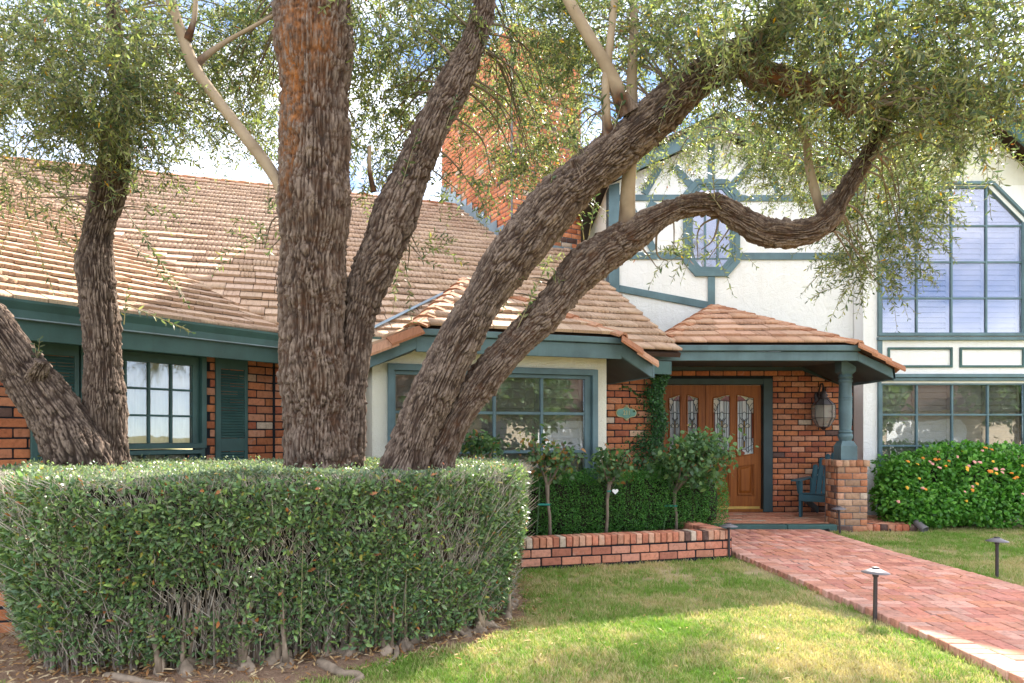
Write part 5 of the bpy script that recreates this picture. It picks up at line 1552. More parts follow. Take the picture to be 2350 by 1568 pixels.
# hanging strand over the left roof, and short suckers that sprout from the limbs
def sucker(tree, x0, y0, x1, y1, Y, big=False):
    a, b = np.array(P(x0, y0, Y)), np.array(P(x1, y1, Y - .05)); L = np.linalg.norm(b - a); d = (b - a) / L
    B, D_, N_, LL, W, T, st = sprays(a[None] + d * L * .12, d[None], np.array([L * .9]), .25, sp=.034, leafL=(.045, .065), gravity=.04, wr=(.26, .36))
    T[:] = T * .9
    s2 = sticks(a[None], (a + d * L * .95)[None], [.0055], [.002], (.40, .33, .20))
    ev = np.concatenate([st[0], s2[0]]); eq = np.concatenate([st[1], s2[1] + len(st[0])]); et = np.concatenate([st[2], s2[2]])
    link('sucker_shoot', leaf_mesh('sucker_shoot', B, D_, N_, LL, W, T, extra=(ev, eq, et)), tree, True, M['leaf_olive'], 'stuff')
for a in ((1332, 378, 1290, 250, 5.0), (1332, 380, 1318, 270, 5.0), (1392, 300, 1375, 205, 5.0), (1405, 312, 1440, 190, 5.0), (1258, 505, 1268, 385, 4.95), (1350, 385, 1330, 320, 5.0), (1352, 540, 1372, 420, 5.2), (1340, 550, 1330, 470, 5.2), (1180, 770, 1262, 590, 5.05), (1275, 650, 1270, 600, 5.1), (1640, 460, 1632, 340, 5.25), (1655, 480, 1600, 400, 5.25)):
    sucker(tree_r, *a)
for a in ((85, 835, 92, 775, 5.3), (88, 838, 78, 785, 5.3), (180, 580, 165, 470, 5.6), (178, 585, 100, 500, 5.6), (285, 745, 292, 660, 5.55), (290, 700, 440, 760, 5.5), (285, 480, 430, 690, 5.6), (300, 560, 400, 660, 5.6)):
    sucker(tree_l, *a)
for a in ((868, 440, 905, 330, 5.05), (905, 480, 960, 300, 5.02), (1010, 330, 1050, 215, 5.15)):
    sucker(tree_m, *a)
# ================================================================== clipped hedge
hedge = empty('hedge', (-1.9, 5.4, 0), 0, 'long clipped boxy hedge with rounded end growing round the olive trunks', 'hedge')
HPA = np.array(smooth_poly(HEDGE, 3)); nH = len(HPA)
hseg = np.linalg.norm(np.roll(HPA, -1, 0) - HPA, axis=1); hcum = np.concatenate([[0], np.cumsum(hseg)])
def hedge_side(n, front_only=True):
    """random places on the hedge's side: plan position and outward direction"""
    s = rng.random(n) * hcum[-1]; i = np.clip(np.searchsorted(hcum, s) - 1, 0, nH - 1); t = ((s - hcum[i]) / hseg[i])[:, None]
    a, b = HPA[i], HPA[(i + 1) % nH]; p = a + (b - a) * t; d = b - a; d /= np.linalg.norm(d, axis=1, keepdims=True)
    return p, np.stack([d[:, 1], -d[:, 0]], 1)
def vis_front(p, nrm):
    return (nrm[:, 1] < .35) | (p[:, 0] > -.6)
H_TOP = 1.14
def bulge(z): return .11 * np.clip((z - .1) / .7, 0, 1) - .05 * np.clip((z - H_TOP + .07) / .07, 0, 1) ** 2
HL = np.array([[.075, .135, .055], [.10, .165, .065], [.058, .108, .052], [.135, .205, .062], [.12, .165, .085]])
def hedge_tint(n):
    c = HL[rng.integers(0, len(HL), n)] * rng.uniform(.75, 1.3, (n, 1)); r = rng.random(n)
    c[r < .012] = (.33, .13, .05); c[(r > .012) & (r < .03)] = (.24, .22, .05); c[(r > .03) & (r < .09)] *= 1.7
    return c
LB, LD, LN, LL_, LW, LT_ = [], [], [], [], [], []
n = 135000
p, nn = hedge_side(n); k = vis_front(p, nn); p, nn = p[k], nn[k]; n = len(p)
z = .07 + (H_TOP - .07) * rng.random(n) ** .85
low = (z < .34) & (rng.random(n) < (.34 - z) / .27 * .88 * np.clip(.75 + .6 * lump(np.c_[p, np.zeros(n)], 6.0), .25, 1.1))
gap = lump(np.stack([p[:, 0], p[:, 1], z], 1), 7.0) + .6 * lump(np.stack([p[:, 0], p[:, 1], z], 1), 17.0)
# thin patches where the twigs show, and the hollow low in the middle of the front
keep = ~low & ~((gap > .65) & (rng.random(n) < .74)) & (rng.random(n) < .80)
hol = np.exp(-(((p[:, 0] + 1.78) / .26) ** 2 + ((z - .44) / .13) ** 2)); keep &= rng.random(n) > hol * 1.15
p, nn, z = p[keep], nn[keep], z[keep]; n = len(p)
dep = rng.exponential(.038, n) - .02 + .035 * lump(np.stack([p[:, 0], p[:, 1], z], 1), 4.0)
q = p + nn * (bulge(z) - dep)[:, None]
LB.append(np.stack([q[:, 0], q[:, 1], z], 1))
d = unit(n) * .8; d[:, :2] += nn * .75; d[:, 2] += .40; LD.append(d)
m = unit(n) * .6; m[:, :2] += nn * .5; m[:, 2] += .7; LN.append(m)
LL_.append(rng.uniform(.020, .058, n)); _dead = np.clip((lump(np.stack([p[:, 0], p[:, 1], z], 1), 5.5) - 1.0) * 2.2, 0, .75) > rng.random(n)
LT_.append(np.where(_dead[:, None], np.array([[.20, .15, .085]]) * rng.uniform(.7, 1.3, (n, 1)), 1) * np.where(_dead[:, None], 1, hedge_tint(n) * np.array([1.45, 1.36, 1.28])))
# top
n = 110000
xy = np.stack([rng.uniform(-4.05, .1, n), rng.uniform(3.9, 7.1, n)], 1)
def inside(P2, poly):
    x, y = P2[:, 0], P2[:, 1]; r = np.zeros(len(P2), bool); j = len(poly) - 1
    for i in range(len(poly)):
        xi, yi = poly[i]; xj, yj = poly[j]
        r ^= ((yi > y) != (yj > y)) & (x < (xj - xi) * (y - yi) / (yj - yi + 1e-12) + xi); j = i
    return r
xy = xy[inside(xy, HPA)]; n = len(xy)
zt = H_TOP - rng.exponential(.022, n) + .018 * lump(np.c_[xy, np.zeros(n)], 5.0) + .012 + np.where(rng.random(n) < .03, rng.uniform(0, .05, n), 0)
LB.append(np.c_[xy, zt]); d = unit(n); d[:, 2] = np.abs(d[:, 2]) * .7 + .25; LD.append(d)
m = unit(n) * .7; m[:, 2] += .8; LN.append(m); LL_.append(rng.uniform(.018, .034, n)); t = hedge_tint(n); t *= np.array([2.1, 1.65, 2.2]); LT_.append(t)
LB, LD, LN, LL_, LT_ = map(np.concatenate, (LB, LD, LN, LL_, LT_))
LWd = LL_ * rng.uniform(.30, .42, len(LL_))
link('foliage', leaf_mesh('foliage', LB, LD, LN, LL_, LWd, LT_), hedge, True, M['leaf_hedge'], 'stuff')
# twigs in and between the leaves
n = 16000
p, nn = hedge_side(n); k = vis_front(p, nn); p, nn = p[k], nn[k]; n = len(p)
z = rng.uniform(.10, H_TOP - .02, n); dep = rng.uniform(-.02, .09, n)
q = p + nn * (bulge(z) - dep)[:, None]; a = np.c_[q, z]
d = unit(n) * .55; d[:, 2] = np.abs(d[:, 2]) + .45; d[:, :2] += nn * .25
d /= np.linalg.norm(d, axis=1, keepdims=True); Lt = rng.uniform(.05, .20, n)
b = a + d * Lt[:, None]; b[:, 2] = np.minimum(b[:, 2], H_TOP + .02)
tw = sticks(a, b, rng.uniform(.0016, .0040, n), np.full(n, .001), (.40, .345, .285))
n3 = 5200
xy3 = np.stack([rng.uniform(-4.05, .1, n3), rng.uniform(3.9, 7.1, n3)], 1); xy3 = xy3[inside(xy3, HPA)]; n3 = len(xy3)
a3_ = np.c_[xy3, H_TOP - rng.uniform(.03, .07, n3)]; d3 = unit(n3) * .6; d3[:, 2] = 1; d3 /= np.linalg.norm(d3, axis=1, keepdims=True)
tw3 = sticks(a3_, a3_ + d3 * rng.uniform(.04, .085, (n3, 1)), rng.uniform(.0018, .0034, n3), rng.uniform(.0014, .0026, n3), (.42, .36, .27))
n2 = 1500
p, nn = hedge_side(n2); k = vis_front(p, nn); p, nn = p[k], nn[k]; n2 = len(p)
dep = rng.uniform(.02, .30, n2); q = p - nn * dep[:, None]
a = np.c_[q, np.full(n2, .04)]; b = np.c_[q + nn * rng.uniform(-.02, .12, (n2, 1)) + rng.normal(size=(n2, 2)) * .05, rng.uniform(.35, .95, n2)]
tw2 = sticks(a, b, rng.uniform(.004, .010, n2), rng.uniform(.002, .004, n2), (.22, .18, .145))
V = np.concatenate([tw[0], tw2[0], tw3[0]]); Qd = np.concatenate([tw[1], tw2[1] + len(tw[0]), tw3[1] + len(tw[0]) + len(tw2[0])]); T = np.concatenate([tw[2], tw2[2], tw3[2]]) * rng.uniform(.8, 1.25, (len(V) // 6, 1)).repeat(6, 0)
M['hedge_twig'] = None
def tint_plain(name, rough=.85):
    k = NT(name); k.col(k.mix(1.0, k.tint(True), k.ramp(k.noise(30, 3), [(.3, .75), (.7, 1.2)]), 'MULTIPLY')); k.rough(rough, .15); return k.m
M['hedge_twig'] = tint_plain('hedge_twig')
link('twigs', np_mesh('twigs', V, Qd.ravel(), np.full(len(Qd), 4), T), hedge, True, M['hedge_twig'], 'stuff')
# dense dark inside of old stems
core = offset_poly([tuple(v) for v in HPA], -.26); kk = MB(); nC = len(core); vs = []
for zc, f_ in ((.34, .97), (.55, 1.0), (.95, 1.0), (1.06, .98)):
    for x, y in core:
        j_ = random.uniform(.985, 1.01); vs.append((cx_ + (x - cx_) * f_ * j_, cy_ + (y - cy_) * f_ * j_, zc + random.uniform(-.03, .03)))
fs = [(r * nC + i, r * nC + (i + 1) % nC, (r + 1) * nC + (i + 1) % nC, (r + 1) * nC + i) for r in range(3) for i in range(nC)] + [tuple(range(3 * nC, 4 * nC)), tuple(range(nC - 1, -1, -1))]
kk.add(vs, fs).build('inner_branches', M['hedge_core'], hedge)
# knobbly pale feet of the old hedge stems
for i in range(54):
    t = .02 + (i + random.uniform(-.4, .4)) / 54 * .43
    s = t * hcum[-1]; ii = int(np.clip(np.searchsorted(hcum, s) - 1, 0, nH - 1)); pt = HPA[ii] + (HPA[(ii + 1) % nH] - HPA[ii]) * ((s - hcum[ii]) / hseg[ii])
    dd = HPA[(ii + 1) % nH] - HPA[ii]; dd /= np.linalg.norm(dd); nrm = np.array([dd[1], -dd[0]])
    if nrm[1] > .3 and pt[0] < -.5: continue
    pt = pt - nrm * random.uniform(-.04, .16) + dd * random.uniform(-.04, .04)
    r0 = random.uniform(.035, .075); kk = MB(); hgt = random.uniform(.05, .10)
    ph = rng.uniform(0, 6, 5); sq = random.uniform(.75, 1.4); m_ = 18; nr_ = 7
    for j in range(nr_ + 1):
        el = j / nr_ * math.pi / 2
        for a_ in range(m_):
            an = 2 * math.pi * a_ / m_
            rr = 1 + .28 * math.sin(an * 2 + ph[0] + el * 2) + .22 * math.sin(an * 3 + ph[1] - el * 3) + .16 * math.sin(an * 5 + ph[2] + el * 6) + .10 * math.sin(an * 8 + ph[3] + el * 9)
            kk.v.append((pt[0] + r0 * rr * math.cos(el) * math.cos(an) * sq, pt[1] + r0 * rr * math.cos(el) * math.sin(an), .012 + hgt * math.sin(el) * (1 + .25 * math.sin(an * 2 + ph[4]))))
    kk.f += [(r * m_ + a_, r * m_ + (a_ + 1) % m_, (r + 1) * m_ + (a_ + 1) % m_, (r + 1) * m_ + a_) for r in range(nr_) for a_ in range(m_)]
    for q_ in range(random.choice([2, 3, 3, 4])):
        an = random.uniform(0, 6.28); ox, oy = r0 * .5 * math.cos(an), r0 * .5 * math.sin(an); lx_, ly_ = random.uniform(-.10, .10), random.uniform(-.06, .06)
        rs = random.uniform(.007, .015); hz = random.uniform(.28, .50)
        kk.tube([Vector((pt[0] + ox, pt[1] + oy, .05)), Vector((pt[0] + ox * 1.1 + lx_ * .3, pt[1] + oy + ly_ * .3, .05 + hz * .35)), Vector((pt[0] + ox + lx_, pt[1] + oy + ly_, .05 + hz))], [rs * 1.7, rs, rs * .8], 7)
    kk.build('stem_foot', M['root'], hedge, smooth=True)
# long straight shoots that stick out of the clipped face
for x, y0, y1, Y in ((690, 1480, 1190, 4.05), (545, 1420, 1250, 4.02), (930, 1430, 1180, 4.4), (860, 1440, 1270, 4.3), (1040, 1330, 1210, 4.75)):
    a, b = np.array(P(x, y0, Y)), np.array(P(x + 6, y1, Y - .02)); L = np.linalg.norm(b - a); d = (b - a) / L
    B, D_, N_, l_, W, T, st = sprays(a[None], d[None], np.array([L]), .2, sp=.035, leafL=(.028, .045), gravity=.02, wr=(.32, .42))
    T[:] = np.array([.09, .16, .05])
    s2 = sticks(a[None], b[None], [.004], [.0015], (.30, .28, .14))
    link('upright_shoot', leaf_mesh('upright_shoot', B, D_, N_, l_, W, T, extra=(np.concatenate([st[0], s2[0]]), np.concatenate([st[1], s2[1] + len(st[0])]), np.concatenate([st[2], s2[2]]))), hedge, True, M['leaf_hedge'], 'stuff')

# surface roots and fallen leaves on the bare earth
for pts, r in ((((-1.15, 4.18), (-1.0, 4.02), (-.85, 3.93), (-1.0, 3.72)), .035), (((-2.3, 3.95), (-2.05, 3.86), (-1.75, 3.84)), .03), (((-1.75, 4.1), (-1.7, 3.98), (-1.78, 3.88)), .02), (((-.75, 4.5), (-.72, 4.3), (-.80, 4.12)), .022)):
    c3 = catmull([(x, y, .028 if i < len(pts) - 1 else .0) for i, (x, y) in enumerate(pts)], 6)
    MB().tube([Vector(q_) + Vector((0, 0, random.uniform(-.006, .006))) for q_ in c3], list(np.linspace(r, r * .35, len(c3))), 8).build('surface_root', M['root'], hedge, smooth=True)
n = 8000
s = hedge_side(n); p, nn = s; off = rng.exponential(.16, n) - .18
xy = p + nn * off[:, None]; kk_ = (nn[:, 1] < .3) | (p[:, 0] > -.5); xy = xy[kk_]; n = len(xy)
DA = np.array(DIRT); dang = np.arctan2(DA[:, 1] - cy_, DA[:, 0] - cx_); drad = np.hypot(DA[:, 1] - cy_, DA[:, 0] - cx_); so = np.argsort(dang)
fr = np.hypot(xy[:, 1] - cy_, xy[:, 0] - cx_) / np.interp(np.arctan2(xy[:, 1] - cy_, xy[:, 0] - cx_), dang[so], drad[so], period=2 * math.pi)
B = np.c_[xy, np.interp(fr, rings[::-1][1:] + [1.3], zz[::-1][1:] + [.004]) + rng.uniform(.012, .03, n)]
d = unit(n); d[:, 2] *= .15; m = unit(n) * .4; m[:, 2] += 1
T = np.array([[.36, .20, .085], [.44, .29, .14], [.27, .13, .05], [.50, .38, .23]])[rng.integers(0, 4, n)]
l_ = rng.uniform(.035, .07, n)
o = link('fallen_leaves', leaf_mesh('fallen_leaves', B, d, m, l_, l_ * .2, T), None, False, M['hedge_twig'], 'stuff')

# ================================================================== planter shrubs
def blob_leaves(center, R, n, L, wr, tints, shell=.8, flat=1.0, ang=0.0, power=3.0):
    """leaves on and just under a rounded box"""
    u = unit(n); k = (np.abs(u) ** power).sum(1, keepdims=True) ** (1 / power); s = u / k
    rad = 1 - np.abs(rng.normal(0, 1 - shell, (n, 1))); rad += .05 * lump(s * np.array(R) + np.array(center), 9.0)[:, None]
    q = s * rad * np.array(R); ca, sa = math.cos(ang), math.sin(ang)
    q = np.stack([q[:, 0] * ca - q[:, 1] * sa, q[:, 0] * sa + q[:, 1] * ca, q[:, 2]], 1)
    un = np.stack([u[:, 0] * ca - u[:, 1] * sa, u[:, 0] * sa + u[:, 1] * ca, u[:, 2]], 1)
    d = un * .8 + unit(n) * .8; d[:, 2] += .25
    m = un * .6 + unit(n) * .6; m[:, 2] += .5
    t = tints[rng.integers(0, len(tints), n)] * rng.uniform(.75, 1.25, (n, 1))
    l = rng.uniform(*L, n)
    return q + np.array(center), d, m, l, l * rng.uniform(*wr, n), t
boxh = empty('box_hedge', (1.2, 8.35, .25), 0, 'low dense bright green box hedge inside the brick planter', 'hedge')
parts_ = []
BT = np.array([[.062, .19, .034], [.08, .24, .042], [.05, .145, .032], [.13, .31, .055]])
c0, c1 = P(1215, 1150, 7.95), P(1608, 1150, 8.85)
for i in range(9):
    f_ = i / 8; x = c0.x + (c1.x - c0.x) * f_; y = c0.y + (c1.y - c0.y) * f_
    top = .97 + random.uniform(-.03, .04) - (.05 if i == 0 else 0)
    parts_.append(blob_leaves((x, y, (top + .2) / 2), (.27 + random.uniform(0, .03), .36, (top - .2) / 2), 7000, (.016, .027), (.45, .6), BT, .90, ang=math.radians(18)))
link('foliage', leaf_mesh('foliage', *[np.concatenate(v) for v in zip(*parts_)]), boxh, True, M['leaf_soft'], 'stuff')
kk = MB()
for i in range(9):
    f_ = i / 8; x = c0.x + (c1.x - c0.x) * f_; y = c0.y + (c1.y - c0.y) * f_
    kk.lathe([(.05, .2), (.20, .35), (.22, .6), (.18, .78), (.05, .86)], 10, Matrix.Translation((x, y, 0)))
kk.build('inner_branches', M['hedge_core'], boxh, kind='stuff')

# standard roses: bare stem, graft knob, crown, green stake and tie
RT = np.array([[.085, .165, .06], [.11, .20, .075], [.065, .13, .055], [.15, .24, .085]])
def rose(x, ybase, Y, ygraft, crown, label, stake, rusty, nl, lean=0.0, z0=.25):
    base = P(x, ybase, Y); base.z = z0; gz = P(x, ygraft, Y).z
    r = empty('rose_bush', base, 0, label, 'rose bush', 'standard roses in the brick planter')
    top = Vector((lean, 0, gz - z0))
    MB().tube([Vector((0, 0, -.02)), Vector((lean * .3 + .008, 0, top.z * .4)), Vector((lean * .6 - .006, .01, top.z * .7)), top], [.021, .017, .018, .026], 9).build('stem', M['twig'], r, False, smooth=True)
    cx0, cy0, rx, ry = crown; c = P(cx0, cy0, Y) - base; R = (rx * Y / F_PX, rx * Y / F_PX * .8, ry * Y / F_PX)
    kb = MB(); ends = []
    for i in range(9):
        e = c + Vector((random.uniform(-.8, .8) * R[0], random.uniform(-.8, .8) * R[1], random.uniform(-.3, .85) * R[2])); ends.append(e)
        m = (top + e) / 2 + Vector((0, 0, -.03))
        kb.tube([top + Vector((0, 0, -.01)), m, e], [.013, .008, .004], 6)
    kb.build('cane', M['twig'], r, False, kind='stuff')
    n = nl; S = np.array([list(e) for e in ends]); idx = rng.integers(0, len(ends), n)
    q = S[idx] * (1 - .0) + rng.normal(size=(n, 3)) * np.array(R) * .30
    q[:n // 2] = np.array(c) + unit(n // 2) * (rng.random((n // 2, 1)) ** .5) * np.array(R)
    d = unit(n); d[:, 2] -= .35; m = unit(n) * .6; m[:, 2] += .8
    t = RT[rng.integers(0, 4, n)] * rng.uniform(.8, 1.25, (n, 1)); rr = rng.random(n); t[rr < rusty] = (.36, .17, .06); t[(rr > rusty) & (rr < rusty * 1.6)] = (.30, .28, .07)
    l = rng.uniform(.046, .085, n)
    link('foliage', leaf_mesh('foliage', q, d, m, l, l * rng.uniform(.55, .75, n), t, droop=.2), r, False, M['leaf_soft'], 'stuff')
    if stake:
        sx = stake * 1.0
        MB().tube([Vector((sx - .02, -.03, -.02)), Vector((sx + .02, -.02, top.z + .02))], .008, 7).build('stake', M['wood_stake'], r, False)
        tz = top.z * .62 if stake < 0 else top.z - .06
        MB().box(min(sx, 0) - .005, max(lean * .6, sx) + .022, -.034, .022, tz, tz + .022).build('tie', M['tie'], r, False, bevel=.006)
    else:
        MB().lathe([(.024, top.z - .085), (.024, top.z - .066)], 10, Matrix.Translation((lean * .85, 0, 0))).build('tie', M['tie'], r, False)
    return r
rose(1262, 1232, 7.6, 1112, (1268, 1055, 62, 52), 'standard rose with rusty leaves and dark knobbly graft, nearest the big hedge', -.13, .15, 420, -.03)
rose(1390, 1226, 7.86, 1112, (1400, 1070, 45, 45), 'standard rose with a straight pale stem and small sparse crown', 0, .05, 420, .04)
rose(1552, 1210, 8.35, 1130, (1592, 1058, 98, 64), 'largest standard rose, its wide leafy crown in front of the door', -.14, .01, 1900, -.02)
rose(1105, 1240, 7.5, 1090, (1102, 1024, 48, 28), 'rose half hidden behind the clipped hedge, below the bay window', 0, .05, 320, 0)
# heart tag on the second rose
h = []
for i in range(24):
    t = 2 * math.pi * i / 24; h.append(Vector((.0022 * 16 * math.sin(t) ** 3, 0, .0022 * (13 * math.cos(t) - 5 * math.cos(2 * t) - 2 * math.cos(3 * t) - math.cos(4 * t)))))
tg = empty('heart_tag', P(1412, 1128, 7.78), 0, 'small white heart shaped tag hanging from the pale stemmed rose', 'tag')
MB().prism(h, Vector((0, .003, 0))).build('plate', M['white_plastic'], tg, False)
MB().tube([Vector((0, .001, .02)), Vector((-.03, .04, .07))], .0015, 5).build('string', M['twig'], tg, False)

# ivy on the brick beside the door
ivy = empty('ivy', WM.at(mt_end - .2, .2), 0, 'dark green climbing fig covering the brick corner left of the front door', 'climber')
n = 5200
u = rng.random(n)
zz_ = .55 + 1.72 * (1 - u ** 1.25)
wmax = np.interp(zz_, [.5, 1.0, 1.35, 1.55, 1.8, 2.25], [.62, .62, .48, .34, .32, .20])
tt = mt_end + .06 - np.abs(rng.normal(0, .45, n)) * wmax + .0
tt += .05 * np.sin(zz_ * 9)
dd_ = np.abs(rng.normal(0, .055, n)) + .015 + .05 * np.exp(-((tt - mt_end + .1) / .12) ** 2)
Bv = np.array(WM.o)[None] + tt[:, None] * np.array(WM.u) + dd_[:, None] * np.array(WM.n); Bv[:, 2] = zz_
d = unit(n) * .9; d[:, 2] -= .35; m = unit(n) * .6 + np.array(WM.n) * .9
IT = np.array([[.030, .090, .028], [.042, .12, .036], [.065, .17, .048], [.024, .065, .026]])
l = rng.uniform(.022, .048, n)
link('foliage', leaf_mesh('foliage', Bv, d, m, l, l * .55, IT[rng.integers(0, 4, n)] * rng.uniform(.8, 1.3, (n, 1))), ivy, True, M['leaf_soft'], 'stuff')
n = 420
zt_ = rng.uniform(1.0, 2.2, n); tt = mt_end - .15 - rng.random(n) * .45
Bv = np.array(WM.o)[None] + tt[:, None] * np.array(WM.u) + np.full((n, 1), .02) * np.array(WM.n); Bv[:, 2] = np.where(rng.random(n) < .5, .98 + .06 * np.sin(tt * 20), np.where(rng.random(n) < .5, 2.0 + .06 * np.sin(tt * 14), 1.35 - (mt_end - tt) * .4))
d = unit(n) * .9; m = unit(n) * .4 + np.array(WM.n); l = rng.uniform(.018, .034, n)
link('runner', leaf_mesh('runner', Bv, d, m, l, l * .6, IT[rng.integers(0, 4, n)] * 1.3), ivy, True, M['leaf_soft'], 'stuff')
MB().tube([WM.at(mt_end - .1, .2, .03), WM.at(mt_end - .06, 1.0, .03), WM.at(mt_end - .09, 1.6, .03), WM.at(mt_end - .05, 2.2, .02)], [.014, .011, .008, .004], 6).build('stem', M['twig'], ivy)

# lantana in front of the right window
lan = empty('lantana_bush', (6.9, 10.75, 0), 0, 'rounded bright green lantana bush dotted with orange and pink flowers', 'bush')
LTn = np.array([[.085, .25, .030], [.115, .30, .036], [.062, .19, .026], [.17, .37, .055]])
pp = []
for (x, y, Y, rx, ry, nl) in ((2190, 1110, 10.7, 150, 88, 5200), (2110, 1120, 10.6, 95, 70, 2400), (2290, 1105, 10.7, 120, 84, 4000), (2370, 1110, 10.7, 100, 84, 2200), (2065, 1150, 10.5, 60, 40, 700), (2060, 1075, 10.8, 45, 32, 420), (2150, 1160, 10.3, 110, 46, 1600), (2260, 1160, 10.3, 130, 46, 1900), (2085, 1185, 10.4, 60, 22, 400)):
    c = P(x, y, Y); pp.append(blob_leaves(tuple(c), (rx * Y / F_PX, .55 if nl > 3000 else .4, ry * Y / F_PX), nl, (.048, .088), (.50, .66), LTn, .86, power=2.3))
link('foliage', leaf_mesh('foliage', *[np.concatenate(v) for v in zip(*pp)], droop=.25), lan, True, M['leaf_soft'], 'stuff')
kk = MB()
for i in range(26):
    e = P(random.uniform(2060, 2350), random.uniform(1060, 1130), random.uniform(10.6, 11.0)); kk.tube([Vector((6.9 + random.uniform(-.3, .3), 10.8, 0)), (Vector((6.9, 10.8, 0)) + e) / 2 + Vector((0, 0, -.1)), e], [.014, .010, .005], 5)
kk.build('stems', M['twig'], lan, kind='stuff')
kk = MB().lathe([(.4, .05), (.75, .3), (.85, .65), (.6, .95), (.1, 1.05)], 14, Matrix.Translation((6.95, 10.95, 0)) @ Matrix.Diagonal((1.35, .55, 1, 1)))
kk.build('inner_branches', M['hedge_core'], lan)
M['petal_orange'] = plain('orange_petal', (.75, .26, .02), .6, var=.2); M['petal_yellow'] = plain('yellow_petal', (.80, .45, .03), .6, var=.2); M['petal_pink'] = plain('pink_petal', (.78, .36, .30), .6, var=.2)
fm = {}
for nm in ('petal_orange', 'petal_yellow', 'petal_pink'):
    k = MB(); r_ = random.Random(3)
    for i in range(11):
        a = i * 2.4; rr = .022 * math.sqrt(i / 11); k.lathe([(.001, 0), (.008, .006), (.006, .010), (.001, .011)], 5, Matrix.Translation((rr * math.cos(a), rr * math.sin(a), -.35 * rr)))
    fm[nm] = k.mesh('flower'); fm[nm].materials.append(M[nm])
for i in range(44):
    x = random.uniform(2050, 2350); yt = 1112 - 88 * math.sqrt(max(0.02, 1 - ((x - 2215) / 190) ** 2)); y = yt + abs(random.gauss(0, 1)) * 52
    if y > 1195: continue
    ff = max(0.0, min(1.0, (y - yt) / 100)); Y = 10.50 - .52 * math.sin(ff * 1.5) - (.10 if x > 2230 else 0)
    o = link('flower', fm[random.choice(['petal_orange', 'petal_yellow', 'petal_pink', 'petal_pink', 'petal_orange'])], lan)
    o.matrix_parent_inverse = Matrix.Translation(-lan.location)
    o.location = P(x, y, Y); o.rotation_euler = (math.radians(random.uniform(20, 80)), random.uniform(-.4, .4), 0); s_ = random.uniform(.8, 1.25); o.scale = (s_, s_, s_)

# ================================================================== lawn blades
tuft = []
r_ = random.Random(5); vs = []; fs = []
for i in range(26):
    a = r_.uniform(0, 6.28); rr = .05 * math.sqrt(r_.random()); bx, by = rr * math.cos(a), rr * math.sin(a)
    h = r_.uniform(.014, .036); w = r_.uniform(.0012, .0022); th = r_.uniform(0, 6.28); ln = r_.uniform(.2, 1.1) * h
    dx, dy = math.cos(th), math.sin(th); lx, ly = math.cos(th + 1.57 + r_.uniform(-.6, .6)) * ln, math.sin(th + 1.57 + r_.uniform(-.6, .6)) * ln
    k = len(vs)
    vs += [(bx - dx * w, by - dy * w, 0), (bx + dx * w, by + dy * w, 0), (bx + dx * w * .8 + lx * .4, by + dy * w * .8 + ly * .4, h * .6), (bx - dx * w * .8 + lx * .4, by - dy * w * .8 + ly * .4, h * .6), (bx + lx, by + ly, h)]
    fs += [(k, k + 1, k + 2, k + 3), (k + 3, k + 2, k + 4)]
tme = bpy.data.meshes.new('grass_tuft'); tme.from_pydata(vs, [], fs); tme.materials.append(M['grass'])
tuft_o = bpy.data.objects.new('grass_tuft', tme)           # only instanced, never linked to the scene
def lawn_points():
    pts = []
    for (x0, x1, y0, y1, dens) in ((-3.8, 2.8, 3.2, 5.2, 620), (-3.8, 2.75, 5.2, 6.6, 420), (-.6, 2.7, 6.6, 8.0, 300), (4.35, 6.5, 5.6, 8.0, 330), (4.3, 9.5, 8.0, 10.7, 230), (4.55, 5.2, 4.2, 5.6, 420), (2.75, 2.95, 3.0, 3.6, 10)):
        n = int((x1 - x0) * (y1 - y0) * dens); pts.append(np.c_[rng.uniform(x0, x1, n), rng.uniform(y0, y1, n)])
    p = np.concatenate(pts)
    pl_ = np.array([path_left(v) for v in p[:, 1]])
    ok = ~((p[:, 0] > pl_ - .01) & (p[:, 0] < pl_ + PATH_W + .01) & (p[:, 1] < 9.95))
    bare = lump(np.c_[p, np.zeros(len(p))], 3.3)
    edge = np.minimum(np.abs(p[:, 0] - pl_), 1.0)
    ok &= ~((edge < .16) & (rng.random(len(p)) < .65))
    din = inside(p, np.array(DIRT)); hin = inside(p, np.array(offset_poly(HP, .10)))
    ok &= ~hin & ~(din & ((rng.random(len(p)) < .93) | (p[:, 0] < -1.2)))
    # behind the planter front, under the porch and bay
    t = (p[:, 0] - PLA.x) * PW.u.x + (p[:, 1] - PLA.y) * PW.u.y; dn = (p[:, 0] - PLA.x) * PW.n.x + (p[:, 1] - PLA.y) * PW.n.y
    ok &= ~((dn < .02) & (t > -.2) & (t < plen + .02))
    ok &= ~((p[:, 1] > 9.9) & (p[:, 0] < 5.86)) & ~((p[:, 1] > 10.3) & (p[:, 0] > 5.7))
    thin = (bare > .9) & (rng.random(len(p)) < .55)
    return p[ok & ~thin]
gp = lawn_points()
gme = bpy.data.meshes.new('grass'); gme.vertices.add(len(gp)); gme.vertices.foreach_set('co', np.c_[gp, np.full(len(gp), .002)].astype(np.float32).ravel())
rt = gme.attributes.new('turn', 'FLOAT', 'POINT'); rt.data.foreach_set('value', rng.uniform(0, 6.28, len(gp)).astype(np.float32))
sc_ = gme.attributes.new('size', 'FLOAT', 'POINT'); sc_.data.foreach_set('value', rng.uniform(.8, 1.65, len(gp)).astype(np.float32))
grass = link('grass', gme, None, False, M['grass'], 'stuff')
ng = bpy.data.node_groups.new('grass_scatter', 'GeometryNodeTree')
ng.interface.new_socket('Geometry', in_out='INPUT', socket_type='NodeSocketGeometry'); ng.interface.new_socket('Geometry', in_out='OUTPUT', socket_type='NodeSocketGeometry')
